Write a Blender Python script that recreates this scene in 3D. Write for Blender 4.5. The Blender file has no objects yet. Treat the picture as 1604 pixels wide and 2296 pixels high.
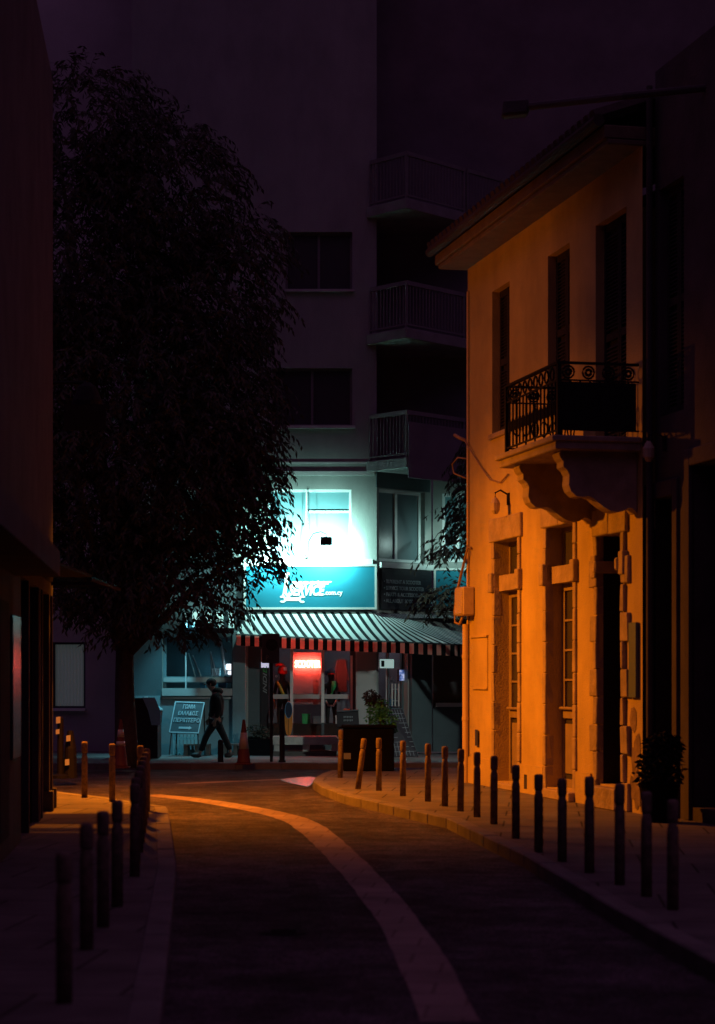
import bpy, bmesh, math, random
from mathutils import Vector, Matrix, Euler
random.seed(7)
R = math.radians
sc = bpy.context.scene
col = sc.collection

# ------------------------------------------------------------------ camera
F, CX, HY, CAMZ = 4600.0, 802.0, 1518.0, 1.7
cam_d = bpy.data.cameras.new('camera'); cam = bpy.data.objects.new('camera', cam_d); col.objects.link(cam)
cam.location = (0, 0, CAMZ); cam.rotation_euler = (R(90), 0, 0)
cam_d.sensor_width = 36; cam_d.sensor_fit = 'AUTO'; cam_d.lens = 36 * F / 2296
cam_d.shift_y = (HY - 1148) / 2296
cam_d.clip_end = 600; cam_d.clip_start = .1
cam_d.dof.use_dof = True; cam_d.dof.focus_distance = 39; cam_d.dof.aperture_fstop = 2.0
sc.camera = cam

def P(x, y, d):
    """photo position at a distance -> metres"""
    return Vector(((x - CX) / F * d, d, CAMZ - (y - HY) / F * d))
def GX(x, y, z=0):
    d = F * (CAMZ - z) / (y - HY)
    return Vector(((x - CX) / F * d, d, z))

# ------------------------------------------------------------------ materials
def mat(name, base, rough=.8, var=.25, scale=3., bump=0., bscale=30., metal=0., spec=.4, trans=None):
    m = bpy.data.materials.new(name); m.use_nodes = True
    nt = m.node_tree; b = nt.nodes['Principled BSDF']
    b.inputs['Roughness'].default_value = rough; b.inputs['Metallic'].default_value = metal
    b.inputs['Specular IOR Level'].default_value = spec
    tc = nt.nodes.new('ShaderNodeTexCoord')
    n = nt.nodes.new('ShaderNodeTexNoise'); n.inputs['Scale'].default_value = scale
    n.inputs['Detail'].default_value = 6; n.inputs['Roughness'].default_value = .6
    nt.links.new(tc.outputs['Object'], n.inputs['Vector'])
    cr = nt.nodes.new('ShaderNodeValToRGB')
    cr.color_ramp.elements[0].position = .3; cr.color_ramp.elements[1].position = .7
    cr.color_ramp.elements[0].color = tuple(c * (1 - var) for c in base) + (1,)
    cr.color_ramp.elements[1].color = tuple(min(1, c * (1 + var)) for c in base) + (1,)
    nt.links.new(n.outputs['Fac'], cr.inputs['Fac']); nt.links.new(cr.outputs['Color'], b.inputs['Base Color'])
    if bump:
        n2 = nt.nodes.new('ShaderNodeTexNoise'); n2.inputs['Scale'].default_value = bscale; n2.inputs['Detail'].default_value = 5
        nt.links.new(tc.outputs['Object'], n2.inputs['Vector'])
        bp = nt.nodes.new('ShaderNodeBump'); bp.inputs['Strength'].default_value = bump; bp.inputs['Distance'].default_value = .02
        nt.links.new(n2.outputs['Fac'], bp.inputs['Height']); nt.links.new(bp.outputs['Normal'], b.inputs['Normal'])
    m['ramp'] = cr.name
    return m
def emit(name, color, s):
    m = bpy.data.materials.new(name); m.use_nodes = True
    nt = m.node_tree; b = nt.nodes['Principled BSDF']
    b.inputs['Base Color'].default_value = color + (1,)
    b.inputs['Emission Color'].default_value = color + (1,); b.inputs['Emission Strength'].default_value = s
    return m
def glass(name, tint=(.9, .95, .95), gl=.10, rough=.05):
    m = bpy.data.materials.new(name); m.use_nodes = True; nt = m.node_tree
    for n in list(nt.nodes): nt.nodes.remove(n)
    o = nt.nodes.new('ShaderNodeOutputMaterial'); mx = nt.nodes.new('ShaderNodeMixShader')
    t = nt.nodes.new('ShaderNodeBsdfTransparent'); t.inputs[0].default_value = tint + (1,)
    g = nt.nodes.new('ShaderNodeBsdfGlossy'); g.inputs['Roughness'].default_value = rough
    mx.inputs[0].default_value = gl
    nt.links.new(t.outputs[0], mx.inputs[1]); nt.links.new(g.outputs[0], mx.inputs[2]); nt.links.new(mx.outputs[0], o.inputs[0])
    return m
M = {}
M['asphalt'] = mat('asphalt', (.075, .063, .066), .95, .4, 1.6, .8, 45, spec=.08)
def grain(m):
    nt = m.node_tree; b = nt.nodes['Principled BSDF']; src = b.inputs['Base Color'].links[0].from_socket
    tc = nt.nodes.new('ShaderNodeTexCoord'); n = nt.nodes.new('ShaderNodeTexVoronoi'); n.inputs['Scale'].default_value = 38
    nt.links.new(tc.outputs['Object'], n.inputs['Vector'])
    n3 = nt.nodes.new('ShaderNodeTexNoise'); n3.inputs['Scale'].default_value = .35; n3.inputs['Detail'].default_value = 3; nt.links.new(tc.outputs['Object'], n3.inputs['Vector'])
    mr = nt.nodes.new('ShaderNodeMapRange'); mr.inputs['From Max'].default_value = .8; mr.inputs['To Min'].default_value = 1.5; mr.inputs['To Max'].default_value = .45; nt.links.new(n.outputs['Distance'], mr.inputs['Value'])
    m3 = nt.nodes.new('ShaderNodeMapRange'); m3.inputs['From Min'].default_value = .35; m3.inputs['From Max'].default_value = .65; m3.inputs['To Min'].default_value = .7; m3.inputs['To Max'].default_value = 1.25; nt.links.new(n3.outputs['Fac'], m3.inputs['Value'])
    n5 = nt.nodes.new('ShaderNodeTexNoise'); n5.inputs['Scale'].default_value = 4.5; n5.inputs['Detail'].default_value = 8; n5.inputs['Roughness'].default_value = .75; nt.links.new(tc.outputs['Object'], n5.inputs['Vector'])
    m5 = nt.nodes.new('ShaderNodeMapRange'); m5.inputs['From Min'].default_value = .36; m5.inputs['From Max'].default_value = .64; m5.inputs['To Min'].default_value = .55; m5.inputs['To Max'].default_value = 1.55; nt.links.new(n5.outputs['Fac'], m5.inputs['Value'])
    k5 = nt.nodes.new('ShaderNodeMath'); k5.operation = 'MULTIPLY'; nt.links.new(m5.outputs[0], k5.inputs[0]); nt.links.new(m3.outputs[0], k5.inputs[1]); m3 = k5
    k = nt.nodes.new('ShaderNodeMath'); k.operation = 'MULTIPLY'; nt.links.new(mr.outputs[0], k.inputs[0]); nt.links.new(m3.outputs[0], k.inputs[1])
    mu = nt.nodes.new('ShaderNodeMix'); mu.data_type = 'RGBA'; mu.blend_type = 'MULTIPLY'; mu.inputs['Factor'].default_value = 1
    nt.links.new(src, mu.inputs['A']); nt.links.new(k.outputs[0], mu.inputs['B']); nt.links.new(mu.outputs['Result'], b.inputs['Base Color'])
grain(M['asphalt'])
M['patch'] = mat('asphalt_patch', (.062, .052, .055), .95, .3, 2.5, .8, 50, spec=.08); grain(M['patch'])
M['paving'] = mat('paving_concrete', (.17, .155, .14), .8, .25, 1.2, .35, 40)
M['paving_dark'] = mat('paving_worn', (.14, .14, .135), .8, .3, 1.2, .35, 40)
def slab_mat(name, base, size, joint=(.30, .29, .28, 1)):
    m = mat(name, base, .95, .28, 1.4, .35, 40, spec=.08); nt = m.node_tree; b = nt.nodes['Principled BSDF']
    src = b.inputs['Base Color'].links[0].from_socket
    br = nt.nodes.new('ShaderNodeTexBrick'); tc = nt.nodes.new('ShaderNodeTexCoord')
    br.inputs['Color1'].default_value = (1, 1, 1, 1); br.inputs['Color2'].default_value = (.84, .84, .84, 1); br.inputs['Mortar'].default_value = joint
    br.inputs['Scale'].default_value = 1; br.inputs['Mortar Size'].default_value = .012; br.inputs['Brick Width'].default_value = size; br.inputs['Row Height'].default_value = size
    mp = nt.nodes.new('ShaderNodeMapping'); mp.inputs['Rotation'].default_value = (0, 0, .09)
    nt.links.new(tc.outputs['Object'], mp.inputs['Vector']); nt.links.new(mp.outputs[0], br.inputs['Vector'])
    mu = nt.nodes.new('ShaderNodeMix'); mu.data_type = 'RGBA'; mu.blend_type = 'MULTIPLY'; mu.inputs['Factor'].default_value = 1
    nt.links.new(src, mu.inputs['A']); nt.links.new(br.outputs['Color'], mu.inputs['B']); nt.links.new(mu.outputs['Result'], b.inputs['Base Color'])
    return m
M['paving'] = slab_mat('paving_concrete', (.15, .135, .12), .9)
M['channel'] = slab_mat('channel_concrete', (.27, .205, .17), .42, (.62, .60, .58, 1))
M['kerb'] = mat('kerb_stone', (.17, .155, .14), .95, .25, 2, .3, 30, spec=.08)
M['plaster'] = mat('cream_plaster', (.47, .36, .13), .88, .13, 1.5, .45, 38)
M['stone'] = mat('limestone_trim', (.34, .27, .19), .85, .25, 4, .7, 18)
M['stone_dk'] = mat('weathered_stone', (.30, .24, .17), .9, .3, 4, .8, 16)
def streaks(m, lo=.72, hi=1.1):
    nt = m.node_tree; b = nt.nodes['Principled BSDF']; src = b.inputs['Base Color'].links[0].from_socket
    tc = nt.nodes.new('ShaderNodeTexCoord'); mp = nt.nodes.new('ShaderNodeMapping'); mp.inputs['Scale'].default_value = (.9, .9, .28)
    n = nt.nodes.new('ShaderNodeTexNoise'); n.inputs['Scale'].default_value = 1.3; n.inputs['Detail'].default_value = 7; n.inputs['Roughness'].default_value = .65
    nt.links.new(tc.outputs['Object'], mp.inputs['Vector']); nt.links.new(mp.outputs[0], n.inputs['Vector'])
    r = nt.nodes.new('ShaderNodeMapRange'); r.inputs['From Min'].default_value = .35; r.inputs['From Max'].default_value = .62; r.inputs['To Min'].default_value = lo; r.inputs['To Max'].default_value = hi
    nt.links.new(n.outputs['Fac'], r.inputs['Value'])
    mu = nt.nodes.new('ShaderNodeMix'); mu.data_type = 'RGBA'; mu.blend_type = 'MULTIPLY'; mu.inputs['Factor'].default_value = 1
    nt.links.new(src, mu.inputs['A']); nt.links.new(r.outputs[0], mu.inputs['B']); nt.links.new(mu.outputs['Result'], b.inputs['Base Color'])
streaks(M['plaster'], .86, 1.05)
M['joinery'] = mat('painted_joinery', (.24, .19, .13), .6, .15, 5, .2, 30)
M['shutter'] = mat('shutter_paint', (.035, .03, .03), .9, .2, 5, .2, 40, spec=.12)
M['dark_glass'] = mat('dark_pane', (.05, .05, .055), .25, .1, 2, spec=.5)
M['iron'] = mat('wrought_iron', (.02, .018, .018), .85, .2, 8, spec=.1)
M['tile'] = mat('roof_tile', (.035, .02, .018), .85, .3, 5, .5, 20)
M['recess_shade'] = mat('recess_shade_black', (.02, .016, .014), .9, .2, 5, spec=.05)  # near-black colour standing in for shade inside the third doorway
M['cornice'] = mat('cornice_paint', (.13, .095, .06), .9, .25, 4, .4, 18)
M['leaf_black'] = mat('leaf_night', (.02, .022, .018), .85, .3, 3, spec=.08)
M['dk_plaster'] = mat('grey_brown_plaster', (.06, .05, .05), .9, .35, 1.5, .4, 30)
M['far_plaster'] = mat('grey_plaster', (.34, .36, .35), .9, .12, .8, .25, 40)
M['apartment'] = mat('pale_render', (.26, .285, .27), .9, .10, .9, .3, 40)
streaks(M['apartment'], .85, 1.06)
M['trim'] = mat('pale_trim', (.50, .54, .52), .8, .08, 2, .15, 40)
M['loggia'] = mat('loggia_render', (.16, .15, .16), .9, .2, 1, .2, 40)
M['far_wall'] = mat('dim_grey_render', (.40, .39, .40), .9, .2, .5, .3, 30)
M['far_wall2'] = mat('dim_slab_render', (.20, .205, .20), .9, .25, 2, .3, 30)
M['dim_frame'] = mat('dim_frame', (.16, .16, .16), .7, .15, 4)
M['teal_wall'] = mat('teal_render', (.16, .24, .26), .85, .15, 1.2, .25, 40)
M['dark_teal'] = mat('dark_teal_render', (.07, .10, .11), .85, .15, 1.2, .2, 40)
M['blind'] = mat('window_blind', (.10, .22, .245), .5, .05, 2, spec=.4)
M['blind_dk'] = mat('dark_window_film', (.09, .13, .14), .35, .1, 1.5, spec=.5)
M['alu'] = mat('pale_aluminium', (.55, .60, .60), .45, .08, 4)
M['black'] = mat('black_paint', (.014, .013, .014), .6, .2, 5)
M['blackfab'] = mat('black_cloth', (.007, .007, .008), .95, .3, 12, .3, 60)
M['denim'] = mat('dark_denim', (.008, .009, .012), .95, .3, 20, .3, 80)
M['skin'] = mat('skin', (.22, .13, .095), .6, .08, 8)
M['hair'] = mat('dark_hair', (.012, .010, .010), .7, .2, 30)
M['shoe'] = mat('dark_shoe', (.05, .045, .045), .6, .2, 10)
M['sign_blue'] = mat('sign_blue', (.012, .16, .225), .45, .04, 2, spec=.3)
M['sign_black'] = mat('sign_black', (.016, .016, .020), .5, .1, 3)
M['sign_white'] = mat('sign_white', (.80, .82, .80), .5, .03, 3)
M['sign_grey'] = mat('sign_grey_letter', (.20, .23, .24), .6, .1, 3)
M['board_grey'] = mat('slate_blue_board', (.07, .11, .13), .6, .1, 4)
M['board_letter'] = mat('pale_blue_letter', (.45, .62, .68), .6, .05, 4)
M['bollard'] = mat('bollard_paint', (.16, .12, .09), .8, .5, 14, .2, 40, spec=.12)
M['cone'] = mat('cone_plastic', (.12, .022, .010), .6, .1, 6)
M['reflect'] = mat('reflective_tape', (.45, .42, .36), .3, .05, 8)
M['bark'] = mat('bark', (.06, .05, .04), .95, .3, 6, .9, 14)
M['leaf'] = mat('leaf_dark', (.055, .06, .045), .7, .35, 2.5, spec=.15)
M['leaf_green'] = mat('leaf_green', (.04, .26, .07), .5, .35, 3, spec=.4)
M['pot'] = mat('black_planter', (.006, .006, .0065), .95, .2, 4, spec=.03)
M['wet'] = mat('wet_asphalt', (.035, .032, .032), .21, .3, 3, .35, 50, spec=.6)
M['pallet'] = mat('pale_wood', (.42, .42, .38), .85, .2, 5, .4, 25)
M['pallet_dk'] = mat('dark_wood', (.10, .09, .08), .9, .2, 5, .4, 25)
M['orange_board'] = mat('orange_lacquer', (.50, .20, .035), .4, .15, 5)
M['navy'] = mat('navy_lacquer', (.02, .035, .06), .2, .1, 4)
M['steel'] = mat('steel', (.35, .36, .36), .35, .1, 6, metal=.6)
M['room'] = mat('shop_interior', (.24, .20, .23), .9, .2, 1.2)
M['room_pale'] = mat('shop_panel', (.22, .19, .21), .85, .1, 1.2)
M['redcloth'] = mat('red_felt', (.60, .03, .02), .9, .1, 10)
M['whitecloth'] = mat('white_fleece', (.8, .8, .8), .9, .05, 10)
M['hivis'] = mat('yellow_green_webbing', (.34, .36, .05), .8, .1, 10)
M['tan'] = mat('tan_webbing', (.36, .26, .14), .8, .1, 10)
M['green'] = mat('green_plastic', (.05, .55, .18), .4, .05, 4)
M['bluebox'] = mat('blue_plastic', (.06, .20, .34), .5, .1, 4)
M['cyan_lid'] = mat('pale_cyan_lid', (.25, .52, .58), .5, .1, 4)
M['box'] = mat('grey_enamel', (.45, .36, .25), .6, .1, 5)
M['pipe'] = mat('plaster_pipe', (.55, .43, .27), .6, .08, 5)
M['cable'] = mat('cable_sheath', (.30, .20, .12), .6, .1, 5)
M['stain'] = mat('bare_render', (.22, .16, .11), .95, .35, 5, .9, 14)
M['neon'] = emit('neon_tube', (1.0, .07, .04), 170)
M['lamp_white'] = emit('lit_white_lamp', (.95, .92, 1.0), 1.6)
M['lamp_cyan'] = emit('cyan_tube_lamp', (.25, .75, 1.0), 40)
M['lamp_cool'] = emit('cool_tube_lamp', (.75, .88, 1.0), 24)
M['flood_lens'] = emit('flood_lens', (.75, 1.0, .97), 6)
M['placard'] = emit('lit_placard', (.62, .64, .85), .75)
M['sodium_lens'] = emit('sodium_lens', (1, .3, .03), 20)
M['lit_curtain'] = emit('lit_curtain', (.55, .70, .66), .032)
M['poster_glow'] = emit('glowing_poster', (.62, .92, .86), .42)  # emission stands in for light falling on the poster
M['glass'] = glass('shop_glass', (.88, .92, .92), .04, .12)
M['smoked'] = glass('light_dimming_pane', (.40, .39, .37), .03, .2)
M['frost'] = glass('frosted_band', (.55, .55, .50), .1, .5)

def screen_mat():
    m = bpy.data.materials.new('tv_picture'); m.use_nodes = True; nt = m.node_tree; b = nt.nodes['Principled BSDF']
    tc = nt.nodes.new('ShaderNodeTexCoord'); v = nt.nodes.new('ShaderNodeTexNoise'); v.inputs['Scale'].default_value = 9
    nt.links.new(tc.outputs['Object'], v.inputs['Vector'])
    cr = nt.nodes.new('ShaderNodeValToRGB')
    cr.color_ramp.elements[0].position = .42; cr.color_ramp.elements[0].color = (.01, .02, .08, 1)
    cr.color_ramp.elements[1].position = .60; cr.color_ramp.elements[1].color = (.6, .65, .9, 1)
    e = cr.color_ramp.elements.new(.5); e.color = (.12, .22, .60, 1)
    nt.links.new(v.outputs['Fac'], cr.inputs['Fac']); nt.links.new(cr.outputs['Color'], b.inputs['Emission Color'])
    b.inputs['Emission Strength'].default_value = .7; b.inputs['Base Color'].default_value = (.02, .02, .02, 1)
    return m
M['tv'] = screen_mat()

def stripe_mat(name, light, dark, duty, translucent=0.0):
    m = bpy.data.materials.new(name); m.use_nodes = True; nt = m.node_tree; b = nt.nodes['Principled BSDF']
    b.inputs['Roughness'].default_value = .85; b.inputs['Specular IOR Level'].default_value = .2
    uv = nt.nodes.new('ShaderNodeUVMap'); uv.uv_map = 'UVMap'
    sx = nt.nodes.new('ShaderNodeSeparateXYZ'); nt.links.new(uv.outputs[0], sx.inputs[0])
    fr = nt.nodes.new('ShaderNodeMath'); fr.operation = 'FRACT'; nt.links.new(sx.outputs[0], fr.inputs[0])
    lt = nt.nodes.new('ShaderNodeMath'); lt.operation = 'LESS_THAN'; lt.inputs[1].default_value = duty
    nt.links.new(fr.outputs[0], lt.inputs[0])
    mx = nt.nodes.new('ShaderNodeMix'); mx.data_type = 'RGBA'
    mx.inputs['A'].default_value = dark + (1,); mx.inputs['B'].default_value = light + (1,)
    nt.links.new(lt.outputs[0], mx.inputs['Factor'])
    tc = nt.nodes.new('ShaderNodeTexCoord'); n = nt.nodes.new('ShaderNodeTexNoise'); n.inputs['Scale'].default_value = 2.2; n.inputs['Detail'].default_value = 5
    nt.links.new(tc.outputs['Object'], n.inputs['Vector'])
    mr = nt.nodes.new('ShaderNodeMapRange'); mr.inputs['To Min'].default_value = .72; mr.inputs['To Max'].default_value = 1.1
    nt.links.new(n.outputs['Fac'], mr.inputs['Value'])
    mu = nt.nodes.new('ShaderNodeMix'); mu.data_type = 'RGBA'; mu.blend_type = 'MULTIPLY'; mu.inputs['Factor'].default_value = 1
    nt.links.new(mx.outputs['Result'], mu.inputs['A']); nt.links.new(mr.outputs[0], mu.inputs['B'])
    nt.links.new(mu.outputs['Result'], b.inputs['Base Color'])
    if translucent:
        t = nt.nodes.new('ShaderNodeBsdfTranslucent'); nt.links.new(mu.outputs['Result'], t.inputs[0])
        ms = nt.nodes.new('ShaderNodeMixShader'); ms.inputs[0].default_value = translucent
        out = nt.nodes['Material Output']
        nt.links.new(b.outputs[0], ms.inputs[1]); nt.links.new(t.outputs[0], ms.inputs[2]); nt.links.new(ms.outputs[0], out.inputs[0])
    return m
M['awning'] = stripe_mat('awning_stripe', (.55, .62, .60), (.008, .014, .017), .56)
M['valance'] = stripe_mat('valance_neon_tinted', (.62, .33, .26), (.008, .010, .012), .5, .7)  # salmon stripe colour carries the red neon glow

# ------------------------------------------------------------------ mesh helpers
class Frame:
    """upright wall: s runs along it, z up, n out of it"""
    def __init__(self, p, d, n):
        self.p = Vector((p[0], p[1], 0)); self.d = Vector((d[0], d[1], 0)).normalized(); self.n = Vector((n[0], n[1], 0)).normalized()
    def w(self, s, z, n=0): return self.p + self.d * s + self.n * n + Vector((0, 0, z))
    def px(self, x, y, n=0):
        """photo position on the plane n in front of the wall -> (s, z)"""
        k = (x - CX) / F; o = self.p + self.n * n
        a = self.d
        # o.x + a.x s = k (o.y + a.y s)
        s = (k * o.y - o.x) / (a.x - k * a.y)
        d = o.y + a.y * s
        return s, CAMZ - (y - HY) / F * d
WORLD = Frame((0, 0), (1, 0), (0, -1))

class MB:
    def __init__(self): self.v = []; self.f = []; self.uv = None
    def add(self, vs, fs):
        o = len(self.v); self.v += [Vector(v) for v in vs]; self.f += [tuple(i + o for i in f) for f in fs]; return self
    def quad(self, a, b, c, d): return self.add([a, b, c, d], [(0, 1, 2, 3)])
    def hexa(self, c):
        return self.add(c, [(0, 3, 2, 1), (4, 5, 6, 7), (0, 1, 5, 4), (1, 2, 6, 5), (2, 3, 7, 6), (3, 0, 4, 7)])
    def box(self, fr, s0, s1, z0, z1, n0, n1):
        return self.hexa([fr.w(s0, z0, n0), fr.w(s1, z0, n0), fr.w(s1, z0, n1), fr.w(s0, z0, n1),
                          fr.w(s0, z1, n0), fr.w(s1, z1, n0), fr.w(s1, z1, n1), fr.w(s0, z1, n1)])
    def wbox(self, x0, x1, y0, y1, z0, z1):
        return self.hexa([(x0, y0, z0), (x1, y0, z0), (x1, y1, z0), (x0, y1, z0), (x0, y0, z1), (x1, y0, z1), (x1, y1, z1), (x0, y1, z1)])
    def prism(self, pts, off):
        """closed outline extruded by a vector"""
        pts = [Vector(p) for p in pts]; off = Vector(off); n = len(pts)
        return self.add(pts + [p + off for p in pts], [tuple(range(n)), tuple(range(2 * n - 1, n - 1, -1))] + [(i, n + i, n + (i + 1) % n, (i + 1) % n) for i in range(n)])
    def tube(self, pts, r, seg=8, caps=True):
        pts = [Vector(p) for p in pts]; rs = r if isinstance(r, (list, tuple)) else [r] * len(pts)
        o = len(self.v); up = None
        for i, p in enumerate(pts):
            t = (pts[min(i + 1, len(pts) - 1)] - pts[max(i - 1, 0)]).normalized()
            a = Vector((0, 0, 1)) if abs(t.z) < .9 else Vector((1, 0, 0))
            u = t.cross(a).normalized(); w = t.cross(u).normalized()
            for k in range(seg):
                an = 2 * math.pi * k / seg
                self.v.append(p + (u * math.cos(an) + w * math.sin(an)) * rs[i])
        for i in range(len(pts) - 1):
            for k in range(seg):
                a = o + i * seg + k; b = o + i * seg + (k + 1) % seg
                self.f.append((a, b, b + seg, a + seg))
        if caps:
            self.f.append(tuple(o + k for k in range(seg))[::-1]); self.f.append(tuple(o + (len(pts) - 1) * seg + k for k in range(seg)))
        return self
    def lathe(self, prof, base=(0, 0, 0), seg=14):
        b = Vector(base)
        return self.tube_prof([(b + Vector((0, 0, z)), r) for r, z in prof], seg)
    def tube_prof(self, pr, seg):
        o = len(self.v)
        for p, r in pr:
            for k in range(seg):
                an = 2 * math.pi * k / seg
                self.v.append(p + Vector((math.cos(an) * r, math.sin(an) * r, 0)))
        for i in range(len(pr) - 1):
            for k in range(seg):
                a = o + i * seg + k; b = o + i * seg + (k + 1) % seg
                self.f.append((a, b, b + seg, a + seg))
        self.f.append(tuple(o + k for k in range(seg))[::-1]); self.f.append(tuple(o + (len(pr) - 1) * seg + k for k in range(seg)))
        return self
    def ball(self, c, r, seg=12, rings=8):
        c = Vector(c); r = r if isinstance(r, (tuple, list)) else (r, r, r); o = len(self.v)
        for i in range(rings + 1):
            th = math.pi * i / rings
            for k in range(seg):
                ph = 2 * math.pi * k / seg
                self.v.append(c + Vector((r[0] * math.sin(th) * math.cos(ph), r[1] * math.sin(th) * math.sin(ph), r[2] * math.cos(th))))
        for i in range(rings):
            for k in range(seg):
                a = o + i * seg + k; b = o + i * seg + (k + 1) % seg
                self.f.append((a, a + seg, b + seg, b))
        return self
    def build(self, name, m, parent=None, smooth=False, bevel=0, jit=0):
        if jit:
            for v in self.v: v += Vector((random.uniform(-jit, jit), random.uniform(-jit, jit), random.uniform(-jit, jit)))
        me = bpy.data.meshes.new(name)
        off = parent.get('_o') if parent is not None else None
        off = Vector(off) if off is not None else Vector((0, 0, 0))
        me.from_pydata([tuple(v - off) for v in self.v], [], self.f); me.validate()
        me.materials.append(m if not isinstance(m, str) else M[m])
        bm = bmesh.new(); bm.from_mesh(me); bmesh.ops.recalc_face_normals(bm, faces=bm.faces)
        if bevel: bmesh.ops.bevel(bm, geom=bm.edges[:], offset=bevel, segments=1, affect='EDGES', clamp_overlap=True)
        bm.to_mesh(me); bm.free()
        if smooth:
            for p in me.polygons: p.use_smooth = True
        o = bpy.data.objects.new(name, me); col.objects.link(o)
        if parent is not None:
            o.parent = parent
            o['_o'] = tuple(off)
        return o

def tag(o, label, cat, group=None):
    o['label'] = label; o['category'] = cat
    if group: o['group'] = group
    return o
def thing(name, loc, label, cat, group=None):
    o = bpy.data.objects.new(name, None); col.objects.link(o); o.location = loc
    o.empty_display_size = .1; o['_o'] = tuple(loc)
    return tag(o, label, cat, group)
def struct(o): o['kind'] = 'structure'; return o
def copy_tree(o, parent=None):
    c = o.copy(); col.objects.link(c)
    if parent is not None: c.parent = parent
    for ch in [x for x in bpy.data.objects if x.parent == o]: copy_tree(ch, c)
    return c

def wall_sheet(mb, fr, s0, s1, z0, z1, holes, depth=.3, n=0):
    """wall face with rectangular openings and their reveals"""
    ss = sorted({s0, s1, *[h[0] for h in holes], *[h[1] for h in holes]}); ss = [s for s in ss if s0 <= s <= s1]
    zs = sorted({z0, z1, *[h[2] for h in holes], *[h[3] for h in holes]}); zs = [z for z in zs if z0 <= z <= z1]
    for a, b in zip(ss, ss[1:]):
        for c, d in zip(zs, zs[1:]):
            ms, mz = (a + b) / 2, (c + d) / 2
            if any(h[0] < ms < h[1] and h[2] < mz < h[3] for h in holes): continue
            mb.quad(fr.w(a, c, n), fr.w(b, c, n), fr.w(b, d, n), fr.w(a, d, n))
    for h in holes:
        a, b, c, d = max(h[0], s0), min(h[1], s1), max(h[2], z0), min(h[3], z1)
        m = n - depth
        mb.quad(fr.w(a, c, n), fr.w(a, d, n), fr.w(a, d, m), fr.w(a, c, m)); mb.quad(fr.w(b, c, n), fr.w(b, d, n), fr.w(b, d, m), fr.w(b, c, m))
        mb.quad(fr.w(a, d, n), fr.w(b, d, n), fr.w(b, d, m), fr.w(a, d, m)); mb.quad(fr.w(a, c, n), fr.w(b, c, n), fr.w(b, c, m), fr.w(a, c, m))

def skin(name, verts, edges, radii, m, parent, levels=1, root=0):
    me = bpy.data.meshes.new(name)
    off = Vector(parent['_o'])
    me.from_pydata([tuple(Vector(v) - off) for v in verts], edges, []); o = bpy.data.objects.new(name + '_tmp', me); col.objects.link(o)
    md = o.modifiers.new('skin', 'SKIN'); md.use_smooth_shade = True
    for i, r in enumerate(radii):
        sv = me.skin_vertices[0].data[i]; sv.radius = r if isinstance(r, tuple) else (r, r); sv.use_root = (i == root)
    ss = o.modifiers.new('sub', 'SUBSURF'); ss.levels = levels; ss.render_levels = levels
    dg = bpy.context.evaluated_depsgraph_get()
    nm = bpy.data.meshes.new_from_object(o.evaluated_get(dg)); bpy.data.objects.remove(o)
    nm.materials.clear(); nm.materials.append(M[m]); nm.name = name
    for p in nm.polygons: p.use_smooth = True
    r = bpy.data.objects.new(name, nm); col.objects.link(r); r.parent = parent; r['_o'] = tuple(off)
    return r

def lettering(name, text, fr, s, z, n, h, m, parent, width=None, bold=0., shear=0., align='LEFT', rot=0., thick=.004, space=1.):
    cu = bpy.data.curves.new(name, 'FONT'); cu.body = text; cu.size = 1; cu.extrude = thick / h if h else 0
    cu.offset = bold; cu.shear = shear; cu.align_x = align; cu.space_character = space; cu.resolution_u = 3
    o = bpy.data.objects.new(name + '_tmp', cu); col.objects.link(o)
    dg = bpy.context.evaluated_depsgraph_get()
    me = bpy.data.meshes.new_from_object(o.evaluated_get(dg)); bpy.data.objects.remove(o)
    xs = [v.co.x for v in me.vertices]; ys = [v.co.y for v in me.vertices]
    k = h / .72; kx = k if width is None else width / (max(xs) - min(xs))
    off = Vector(parent['_o']); x0 = min(xs) if align == 'LEFT' else 0
    for v in me.vertices:
        a, b = (v.co.x - x0) * kx, v.co.y * k
        a, b = a * math.cos(rot) - b * math.sin(rot), a * math.sin(rot) + b * math.cos(rot)
        v.co = fr.w(s + a, z + b, n + v.co.z * k) - off
    me.materials.clear(); me.materials.append(M[m]); me.name = name
    r = bpy.data.objects.new(name, me); col.objects.link(r); r.parent = parent; r['_o'] = tuple(off)
    return r

# ------------------------------------------------------------------ sky
wd = bpy.data.worlds.new('World'); sc.world = wd; wd.use_nodes = True
nt = wd.node_tree; bg = nt.nodes['Background']
tc = nt.nodes.new('ShaderNodeTexCoord'); sx = nt.nodes.new('ShaderNodeSeparateXYZ'); nt.links.new(tc.outputs['Generated'], sx.inputs[0])
cr = nt.nodes.new('ShaderNodeValToRGB'); nt.links.new(sx.outputs[2], cr.inputs['Fac'])
NIGHT = (.0125, .0052, .0140)
els = cr.color_ramp.elements
els[0].position = .0; els[0].color = NIGHT + (1,)
els[1].position = 1.0; els[1].color = tuple(c * 9.5 for c in NIGHT) + (1,)
e = els.new(.38); e.color = NIGHT + (1,)
e = els.new(.50); e.color = tuple(c * 9.5 for c in NIGHT) + (1,)
nt.links.new(cr.outputs['Color'], bg.inputs['Color']); bg.inputs['Strength'].default_value = 1.0

# ------------------------------------------------------------------ ground
ROAD = -.12
struct(MB().quad((-150, -20, ROAD), (150, -20, ROAD), (150, 300, ROAD), (-150, 300, ROAD)).build('road', 'asphalt'))

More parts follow.
